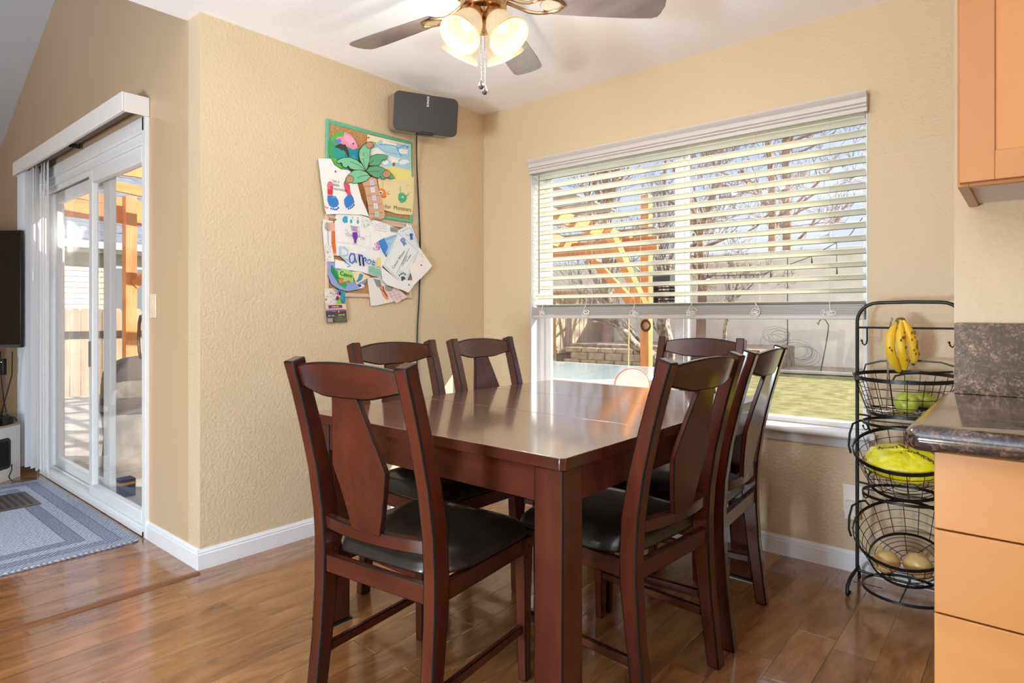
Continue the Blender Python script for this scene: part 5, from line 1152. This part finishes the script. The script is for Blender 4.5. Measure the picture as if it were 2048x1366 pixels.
# grey precast wall
M_GW = mat('grey_precast_wall', lin((244, 232, 216)), .9, noise=(lin((232, 220, 204)), 3, .35, .65), bump=.3, bscale=20)
gw = thing('boundary_wall', (-1.5, 13.1, GZ), 0, 'tall grey precast boundary wall behind the lawn', 'wall')
xs = [-9.2, -5.6, -1.86, 1.9, 5.6, 9.4]
for a, b in zip(xs, xs[1:]):
    c = MB(); c.box((a+.012, 13.02, GZ-.3), (b-.012, 13.18, 2.70), M_GW); o = c.build('wall_panel', parent=gw, bevel=.01); o.location = (1.5, -13.1, -GZ)
    c = MB(); c.box((b-.02, 13.05, GZ-.3), (b+.02, 13.17, 2.66), mat('wall_joint', lin((96, 90, 86)), .9)); o = c.build('joint', parent=gw); o.location = (1.5, -13.1, -GZ)
# board fences
M_FEN = wood('tan_fence_board', lin((176, 126, 72)), lin((206, 158, 98)), lin((222, 180, 124)), .8, 2, 4)
M_FENG = wood('greyed_fence_board', lin((150, 130, 110)), lin((178, 154, 130)), lin((196, 176, 150)), .85, 2, 4)
fe = thing('board_fence', (-8.2, 12.7, GZ), 0, 'tan vertical board fence beyond the stone retaining wall', 'fence')
random.seed(31); c = MB(); x = -10.6
while x < -6.95: c.prism([(x, GZ-.1), (x+.135, GZ-.1), (x+.135, 1.78+random.uniform(-.02, .02)), (x+.105, 1.84), (x+.03, 1.84), (x, 1.78)], 1, 12.70, 12.72+random.uniform(0, .006), M_FEN); x += .145
o = c.build('boards', parent=fe); o.location = (8.2, -12.7, -GZ)
c = MB(); [c.box((-10.6, 12.73, z), (-6.9, 12.78, z+.09), M_FEN) for z in (.2, 1.4)]; o = c.build('rails', parent=fe); o.location = (8.2, -12.7, -GZ)
fe2 = thing('board_fence', (-8.5, 1, GZ), 0, 'sunlit board fence seen through the sliding door behind the covered grill', 'fence')
c = MB(); y = -6.0
while y < 8.5: c.prism([(y, GZ-.4), (y+.135, GZ-.4), (y+.135, 1.16), (y+.105, 1.205), (y+.03, 1.205), (y, 1.16)], 0, -8.54, -8.52+random.uniform(0, .006), M_FENG); y += .143
o = c.build('boards', parent=fe2); o.location = (8.5, -1, -GZ)
c = MB(); c.box((-8.52, -6, .76), (-8.47, 8.5, .85), mat('dark_fence_rail', lin((62, 50, 44)), .8)); o = c.build('rail', parent=fe2); o.location = (8.5, -1, -GZ)
# low side fence piece left of the retaining wall
c = MB(); [c.box((-6.66+i*.012, 9.9+i*.20, GZ-.1), (-6.63+i*.012, 10.08+i*.20, 1.52), M_FENG) for i in range(12)]; c.box((-6.62, 9.9, .1), (-6.58, 12.2, .2), M_FENG); tag(c.build('side_fence'), 'weathered grey board fence at the left edge of the window view', 'fence')
# stone block retaining wall, each block its own mesh piece of one wall
M_BLK = mat('tan_split_block', lin((188, 160, 136)), .95, noise=(lin((160, 132, 110)), 9, .35, .65), bump=.8, bscale=22, bdist=.02)
rw = thing('retaining_wall', (-5.2, 9.8, GZ), 0, 'low tan split-block retaining wall in front of the board fence', 'retaining wall')
for r_ in range(3):
    c = MB()
    x = -6.30+.2*(r_ % 2); hgt = (.175, .175, .12)[r_]; z = GZ+(-.04, .135, .310)[r_]
    while x < -1.6: w = .46; yy = 9.8+.03*r_+(x+6)*.10; c.box((x+.004, yy, z), (x+w-.006, yy+.22, z+hgt-.006), M_BLK); x += w
    o = c.build('block_course', parent=rw, bevel=.012, auto=30); o.location = (5.2, -9.8, -GZ)
c = MB(); c.box((-6.3, 9.8, GZ-.05), (-1.6, 10.4, GZ-.04), M_BLK); o = c.build('footing', parent=rw); o.location = (5.2, -9.8, -GZ)
c = MB(); c.box((-6.4, 10.22, GZ), (-1.6, 12.7, .36), M_DIRT); tag(c.build('raised_bed'), kind='structure')
# wire fence panel leaning before the boards
c = MB(); M_RUST = mat('rusty_wire', lin((120, 84, 60)), .8)
for i in range(8): c.tube([(-7.75+i*.17, 12.5, .36), (-7.70+i*.16, 12.55, 1.45-.12*abs(i-3))], .007, 4, M_RUST)
for j in range(5): c.tube([(-7.75, 12.48, .5+j*.22), (-6.5, 12.48, .5+j*.21)], .006, 4, M_RUST)
tag(c.build('garden_trellis'), 'rusty wire grid trellis leaning on the tan board fence', 'trellis')

# pergola
pg = thing('pergola', (-2.6, 1.5, GZ), 0, 'cedar patio pergola with posts, braces and sloping rafters outside', 'pergola')
def pb(c, name, **k): o = c.build(name, parent=pg, **k); o.location = (2.6, -1.5, -GZ); return o
def bar(c, a, b, w, h, mt):
    a, b = Vector(a), Vector(b); t = (b-a).normalized(); s = t.cross(Vector((0, 0, 1))).normalized(); u = s.cross(t)
    vs = [tuple(p+s*i*w/2+u*j*h/2) for p in (a, b) for i, j in ((-1, -1), (1, -1), (1, 1), (-1, 1))]
    c.add(vs, [(0, 1, 2, 3), (7, 6, 5, 4), (0, 4, 5, 1), (1, 5, 6, 2), (2, 6, 7, 3), (3, 7, 4, 0)], mt)
posts = [(-.73, 3.62, 2.52), (-4.52, 3.62, 2.05), (-4.52, -.62, 2.35)]
for x, y, zt in posts:
    c = MB(); c.box((x-.055, y-.055, GZ), (x+.055, y+.055, zt), M_CEDARZ); pb(c, 'post', bevel=.006)
c = MB(); bar(c, (-5.0, 3.55, 1.93), (-.55, 3.55, 1.93), .04, .18, M_CEDARZ); pb(c, 'beam')
c = MB(); bar(c, (-4.58, -1.3, 2.18), (-4.58, 4.0, 2.02), .04, .18, M_CEDAR); pb(c, 'beam')
for a, b in (((-.75, 3.60, 1.10), (-1.55, 3.56, 1.90)), ((-.70, 3.55, 1.15), (-.72, 2.75, 2.02)), ((-4.50, -.60, 1.42), (-4.56, .28, 2.16)), ((-4.50, 3.6, 1.2), (-4.55, 2.9, 2.0))):
    c = MB(); bar(c, a, b, .09, .09, M_CEDAR); pb(c, 'brace')
for i in range(6):
    x = -4.95+i*.80
    c = MB(); y0, y1 = -1.45, 4.05; zf = lambda y: 2.42-.085*(y+1.4)
    prof = [(y0, zf(y0)), (y0+.10, zf(y0)-.03), (y0+.3, zf(y0)-.10), (y0+.5, zf(y0)-.09), (y1-.4, zf(y1)-.05), (y1, zf(y1)+.02), (y1, zf(y1)+.07), (y0, zf(y0)+.05)]
    if -.35 > x: c.prism(prof, 0, x-.02, x+.02, M_CEDAR); pb(c, 'rafter', bevel=.004)
c = MB()
for i in range(9): y = 1.2+i*.31; z = 2.42-.085*(y+1.4)+.08; c.box((-5.1, y, z), (-.5, y+.10, z+.012), mat('clear_grey_roof_slat', lin((150, 146, 140)), .35))
pb(c, 'roof_slats')
# ring on the post
c = MB(); c.tube([(-.70+.055*cos(2*pi*k/16), 3.545, .98+.06*sin(2*pi*k/16)) for k in range(16)], .014, 6, mat('dark_vine', lin((66, 46, 34)), .9), closed=True); tag(c.build('twig_wreath'), 'small dark twig wreath hung on the cedar pergola post', 'wreath')
c = MB(); c.tube([(-1.02, 3.70, 1.90), (-1.01, 3.70, 1.0), (-1.02, 3.70, .0)], .009, 6, mat('yellow_rope', lin((226, 196, 110)), .8)); tag(c.build('rope'), 'pale yellow rope hanging beside the cedar pergola post', 'rope')

# neighbouring house seen through the sliding door
nh = thing('neighbour_house', (-12, 2, 0), 0, 'neighbouring house with grey shingle roof and white gutter beyond the fence', 'house')
def nb_(c, name, par=None, **k):
    o = c.build(name, parent=par or nh, **k)
    if par is None: o.location = (12, -2, 0)
    return o
M_SHIN = mat('grey_shingles', lin((126, 132, 142)), .9, noise=(lin((98, 104, 116)), 20, .4, .6), bump=.6, bscale=30, bdist=.03, stretch=(1, .3, 1))
M_SID = mat('cream_lap_siding', lin((216, 210, 190)), .7)
c = MB(); 
for i in range(26): z = -.4+i*.115; c.prism([(-12.30, z), (-12.275, z), (-12.29, z+.114), (-12.30, z+.114)], 1, -9, 9, M_SID)
nb_(c, 'siding')
c = MB(); 
for i in range(16):
    x0 = -11.9-i*.30; z0 = 2.62+i*.21; c.prism([(x0+.02, z0), (x0+.02, z0+.035), (x0-.32, z0+.245), (x0-.32, z0+.21)], 1, -9, 9, M_SHIN)
nb_(c, 'roof')
c = MB(); c.box((-11.90, -9, 2.46), (-11.78, 9, 2.60), M_TRIM); c.box((-12.3, -9, 2.40), (-11.88, 9, 2.46), M_TRIM); nb_(c, 'gutter')
for yy in (-.1, 2.25):
    c = MB(); frame_rect(c, -.70, .70, -.60, .62, .07, -.03, .03, M_TRIM); M90 = Matrix.Translation((-12.25, yy+.0, 1.55)) @ Matrix.Rotation(pi/2, 4, 'Z')
    c.v = [tuple(M90 @ Vector(v)) for v in c.v]; f_ = nb_(c, 'window'); 
    c = MB(); [c.box((-.63, .01, -.53+i*.045), (.63, .018, -.53+i*.045+.036), M_SLAT) for i in range(25)]; c.box((-.63, .03, -.53), (.63, .035, .55), mat('grey_pane', lin((120, 126, 130)), .15)); c.v = [tuple(M90 @ Matrix.Rotation(pi, 4, 'Z') @ Vector(v)) for v in c.v]; c.build('blind_slats', parent=f_)

# covered grill outside the door
gr = thing('covered_grill', (-2.62, -1.02, GZ), YAW+.62, 'barbecue grill under a grey-brown fabric cover outside the sliding door', 'grill')
M_COV = mat('grey_brown_cover_fabric', lin((74, 68, 68)), .8, noise=(lin((96, 90, 88)), 3, .4, .6), bump=.4, bscale=9, bdist=.02)
M_COVL = mat('taupe_cover_fabric', lin((112, 106, 98)), .8, noise=(lin((146, 138, 128)), 5, .4, .6), bump=.5, bscale=9, bdist=.02)
def cover(rows, mt, nn=48, seed=0):
    c = MB(); vs = []; r = random.Random(seed); ph = [r.uniform(0, 6) for _ in range(6)]
    for z, a, b, w in rows:
        for k in range(nn):
            t = 2*pi*k/nn; ex = abs(cos(t))**.45*(1 if cos(t) >= 0 else -1); ey = abs(sin(t))**.45*(1 if sin(t) >= 0 else -1)
            q = 1+w*(sin(7*t+ph[0])+.6*sin(12*t+ph[1]+4*z)); vs.append((a*ex*q, b*ey*q, z))
    fs = [(i*nn+k, i*nn+(k+1) % nn, (i+1)*nn+(k+1) % nn, (i+1)*nn+k) for i in range(len(rows)-1) for k in range(nn)]+[tuple((len(rows)-1)*nn+k for k in range(nn))]
    c.add(vs, fs, mt, True); return c
cover([(.74, .39, .24, .004), (.80, .38, .235, .002), (.86, .34, .21, 0), (.905, .25, .15, 0), (.93, .08, .05, 0)], M_COV).build('hood_cover', parent=gr)
cover([(.62, .40, .25, .006), (.69, .398, .248, .004), (.745, .388, .24, .003)], M_COVL, seed=3).build('cover_band', parent=gr)
cover([(.50, .41, .255, .006), (.56, .405, .252, .004), (.63, .398, .248, .003)], M_COV, seed=4).build('cover_band', parent=gr)
cover([(.0, .40, .26, .03), (.15, .385, .25, .025), (.32, .375, .24, .016), (.51, .40, .25, .004)], M_COVL, seed=5).build('skirt_cover', parent=gr)
c = MB(); c.box((-.06, -.285, .28), (.14, -.262, .33), M_COVL); c.tube([(.0, -.29, .34), (.05, -.295, .40), (.10, -.29, .46)], .010, 6, M_DARK); c.build('strap', parent=gr)
c = MB(); c.box((-.05, -.05, 0), (.05, .05, .12), mat('navy_fabric', lin((44, 58, 92)), .8)); c.box((-.052, -.052, .082), (.052, .052, .100), mat('amber_stripe', lin((224, 158, 50)), .7)); o = c.build('navy_bag'); o.location = (-2.02, -1.46, GZ); tag(o, 'small navy bag with amber stripe on the patio beside the covered grill', 'bag')

# patio table and round backed chair below the window
pt = thing('patio_table', (-.95, 1.75, GZ), 0, 'white rimmed pale blue patio table outside the window', 'table')
M_PT = mat('pale_blue_glass_top', lin((176, 206, 214)), .12, coat=.6)
c = MB(); c.prism(rrect(2.6, 1.5, .35, 8), 2, .70, .735, M_TRIM); c.build('table_rim', parent=pt, bevel=.01)
c = MB(); c.prism(rrect(2.44, 1.34, .3, 8), 2, .7355, .739, M_PT); c.build('table_top', parent=pt)
for x in (-1.0, 1.0):
    for y in (-.5, .5): c = MB(); c.box((x-.03, y-.03, 0), (x+.03, y+.03, .70), M_TRIM); c.build('leg', parent=pt)
pc = thing('patio_chair', deep(1264, 780, 3.95)*1, 0, 'patio chair with round white back edged in orange, at the patio table', 'chair')
pc.location.z = GZ; pc.rotation_euler = (0, 0, YAW)
c = MB(); c.lathe([(0, -.012), (.098, -.012), (.105, 0), (.098, .012), (0, .012)], 40, M_TRIM, M=Matrix.Translation((0, 0, .795)) @ Matrix.Rotation(pi/2, 4, 'X') @ Matrix.Diagonal((1.05, 1, 1, 1))); c.build('backrest', parent=pc)
c = MB(); c.tube([(.112*cos(2*pi*k/32), 0, .795+.107*sin(2*pi*k/32)) for k in range(32)], .004, 6, mat('orange_piping', lin((226, 120, 72)), .5), closed=True); c.build('piping', parent=pc)
c = MB(); c.box((-.16, -.30, .40), (.16, .02, .44), M_TRIM); c.build('seat', parent=pc, bevel=.01)
for x in (-.14, .14):
    for y in (-.28, 0): c = MB(); c.tube([(x, y, 0), (x, y, .40)], .010, 6, M_TRIM); c.build('leg', parent=pc)
c = MB(); [c.tube([(x, 0, .42), (x*.8, 0, .72)], .009, 6, M_TRIM) for x in (-.09, .09)]; c.build('back_support', parent=pc)

# string lights, shepherd's hook, wire cages, louvred panel
M_WIRE = mat('black_light_wire', lin((30, 30, 32)), .6)
sl = thing('string_light_cord', deep(1560, 540, 6), 0, 'black string light cord sagging across the window view', 'cord')
c = MB(); P0, P1, P2, P3 = deep(1415, 552, 6), deep(1525, 549, 6), deep(1625, 512, 6), deep(1700, 470, 6)
c.tube([Vector((-.664, 3.62, 1.72))-sl.location, P0-sl.location, P1-sl.location, P2-sl.location, P3-sl.location, Vector((2.70, .155, 2.30))-sl.location], .004, 5, M_WIRE); c.build('wire', parent=sl)
M_BG = mat('clear_bulb_glass', lin((226, 228, 224)), .15, coat=.6)
for i, (x, y, lb) in enumerate(((1416, 562, 'string light bulb at the left of the cord'), (1542, 563, 'string light bulb in the middle left of the cord'), (1624, 534, 'highest string light bulb on the cord'), (1674, 554, 'string light bulb nearest the right window edge'))):
    q = deep(x, y, 6); t = thing('string_bulb', q, 0, lb, 'bulb', 'bulbs of the string light')
    c = MB(); c.ball((0, 0, 0), .024, M_BG, 12, 8, sq=(1, 1, 1.1)); c.build('bulb', parent=t); c = MB(); c.tube([(0, 0, .022), (0, 0, .06), (-.004, 0, .10)]+([(-.004, 0, .37)] if i == 3 else []), [.010, .008, .003, .003][:4 if i == 3 else 3], 8, M_WIRE); c.build('socket', parent=t)
Y3 = 11.6
q = [at(x, y, 1, Y3) for x, y in ((1641, 742), (1650, 700), (1656, 664), (1657, 650), (1651, 640), (1643, 638), (1638, 643), (1637, 650), (1634, 645))]
c = MB(); q[0].z = min(q[0].z, GZ); c.tube(q, .012, 6, mat('dark_grey_iron', lin((88, 86, 84)), .6)); tag(c.build('plant_hook'), 'thin iron shepherd hook leaning before the grey wall', 'hook')
random.seed(17)
for i, (x, z, R_, lb) in enumerate(((-1.95, .55, .32, 'upper coil of loose garden wire against the grey wall'), (-1.45, .22, .40, 'lower tangle of garden wire against the grey wall'))):
    c = MB()
    for k in range(7):
        rr = R_*random.uniform(.6, 1); ox, oz = random.uniform(-.12, .12), random.uniform(-.10, .08)
        c.tube([(x+ox+rr*cos(2*pi*j/24), 12.4+.10*k/7, z+oz+rr*.62*sin(2*pi*j/24)) for j in range(24)], .0035, 4, mat('grey_garden_wire', lin((132, 132, 128)), .7), closed=True)
    tag(c.build('garden_wire'), lb, 'wire', 'garden wire by the grey wall')
lp_ = thing('louvred_box', at(1328, 560, 1, 7.0), 0, 'dark louvred box hanging beside the cedar post', 'box'); lp_.scale = (1.6, 1.6, 1.6)

c = MB(); c.box((-.10, -.06, -.02), (.10, .06, .10), mat('charcoal_box', lin((62, 66, 72)), .6)); c.build('lid', parent=lp_)
c = MB(); [c.box((-.10, -.05, -.06-i*.035), (.10, .05, -.045-i*.035), M_DARK) for i in range(6)]; [c.box((s*.095-.005, -.05, -.25), (s*.095+.005, .05, -.02), M_DARK) for s in (-1, 1)]; c.build('louvres', parent=lp_)
c = MB(); c.tube([(0, 0, .10), (-.10, .0, 1.0)], .004, 5, M_WIRE); c.build('hanger', parent=lp_)

# bare trees
M_BARK = mat('pale_bark', lin((176, 162, 150)), .95, noise=(lin((108, 94, 84)), 12, .4, .6), bump=.6, bscale=20, bdist=.02)
M_BARKB = mat('brown_bark', lin((170, 140, 122)), .95, noise=(lin((140, 112, 94)), 2, .4, .6))
def tree(name, base, trunk, mt, seed, depth, label, spread=.55, up=.25, n0=3, lim=2600, twig=.004, ratio=.74, shorten=.80, sides=0, low=.45):
    r = random.Random(seed); c = MB(); cnt = [0]
    def grow(p, d, rad_, ln, lvl):
        if cnt[0] > cap[0] or lvl < 0: return
        pts = [p]; rs = [rad_]; k = 3; dd = d.copy(); q = p.copy()
        for i in range(k):
            dd = (dd+Vector((r.uniform(-1, 1), r.uniform(-1, 1), r.uniform(-.7, 1)))*.20).normalized(); q = q+dd*ln/k
            pts.append(q.copy()); rs.append(max(twig*.6, rad_*(1-.38*(i+1)/k)))
            if lvl > 0 and i < k-1 and r.random() < .6:
                sd = (dd+Vector((r.uniform(-1, 1), r.uniform(-1, 1), r.uniform(-.5, .9)))*spread*1.5).normalized()
                grow(q.copy(), sd, max(twig, rs[-1]*.5), ln*.7, lvl-1)
        cnt[0] += 1; c.tube(pts, rs, 3 if rad_ < .03 else 7, mt, caps=False)
        if lvl > 0:
            for _ in range(2 if lvl > 1 else 3):
                nd = (dd+Vector((r.uniform(-1, 1), r.uniform(-1, 1), r.uniform(-.6, 1)+up))*spread).normalized(); grow(q.copy(), nd, max(twig, rs[-1]*ratio), ln*shorten*r.uniform(.8, 1.1), lvl-1)
    nl = n0+sides+len(trunk)-2; cap = [0]
    def limb(*a): cap[0] = cnt[0]+lim/nl; grow(*a)
    P = [Vector(t[:3]) for t in trunk]; c.tube(P, [t[3] for t in trunk], 9, mt)
    d0 = (P[-1]-P[-2]).normalized()
    for i in range(n0):
        nd = (d0+Vector((r.uniform(-1, 1), r.uniform(-1, 1), r.uniform(-.2, .8)))*spread).normalized(); limb(P[-1], nd, trunk[-1][3]*.72, (P[-1]-P[0]).length*.42, depth)
    for i in range(1, len(P)-1):
        nd = (d0+Vector((r.uniform(-1, 1), r.uniform(-1, 1), .2))*1.3).normalized(); limb(P[i], nd, trunk[i][3]*.42, (P[-1]-P[0]).length*.38, depth-1)
    for k in range(sides):
        u = low+(1-low)*r.random(); q = P[0].lerp(P[-1], u); nd = Vector((r.uniform(-1, 1), r.uniform(-.6, .6), r.uniform(-.15, .45))).normalized(); limb(q, nd, trunk[-1][3]*.5, (P[-1]-P[0]).length*.30, depth-1)
    o = c.build(name); bse = P[0]; o.data.transform(Matrix.Translation(-bse)); o.location = bse
    return tag(o, label, 'tree')
def TP(px, py, d, r): q = deep(px, py, d); return (q.x, q.y, q.z, r)
q = deep(1345, 760, 11.2)
tree('bare_tree', q, [(q.x, q.y, GZ-.05, .14), TP(1338, 700, 11.2, .13), TP(1326, 650, 11.2, .12), TP(1330, 600, 11.2, .10)], M_BARK, 4, 5, 'pale-barked bare tree right of the cedar post', .65, .3, 3, 900)
q = deep(1330, 770, 10.8)
tree('bare_tree', q, [(q.x, q.y, GZ-.05, .10), TP(1305, 712, 10.8, .10), TP(1268, 690, 10.8, .09), TP(1245, 662, 10.8, .08), TP(1232, 640, 10.8, .07), TP(1215, 600, 10.8, .06)], M_BARK, 9, 4, 'bent bare tree limb rising behind the retaining wall', .75, .25, 3, 700)
tree('tall_bare_tree', None, [(*deep(1545, 700, 19)[:2], GZ-.1, .14), TP(1545, 480, 19, .12), TP(1545, 380, 19, .10), TP(1538, 300, 19, .08)], M_BARKB, 12, 7, 'left one of the two tall trunks behind the grey wall, bare', .8, .0, 4, 2300, .008, .74, .80, 7)
tree('tall_bare_tree', None, [(*deep(1576, 700, 20.5)[:2], GZ-.1, .17), TP(1575, 470, 20.5, .15), TP(1572, 360, 20.5, .13), TP(1570, 280, 20.5, .10)], M_BARKB, 22, 7, 'right one of the two tall trunks behind the grey wall, bare', .8, .0, 4, 2300, .008, .74, .80, 7)
tree('bushy_bare_tree', None, [(*deep(1215, 700, 17)[:2], GZ-.1, .18), TP(1215, 520, 17, .16), TP(1210, 440, 17, .13)], M_BARKB, 33, 6, 'bare brown tree beyond the fence at the left half of the window', .66, .4, 6, 2600, .008, .76, .82, 4, .6)
tree('bushy_bare_tree', None, [(*deep(1400, 700, 16)[:2], GZ-.1, .13), TP(1405, 560, 16, .12), TP(1400, 470, 16, .10)], M_BARKB, 41, 7, 'bare brown tree behind the grey wall near the window mullion', .85, .2, 6, 2400, .007, .76, .82, 4, .6)
tree('bare_shrub', None, [(*deep(1445, 700, 12.2)[:2], GZ-.1, .05), TP(1450, 660, 12.2, .04), TP(1460, 610, 12.2, .035)], M_BARK, 51, 6, 'tangled bare shrub in front of the grey wall', 1.0, -.05, 6, 1500, .004, .7, .72)
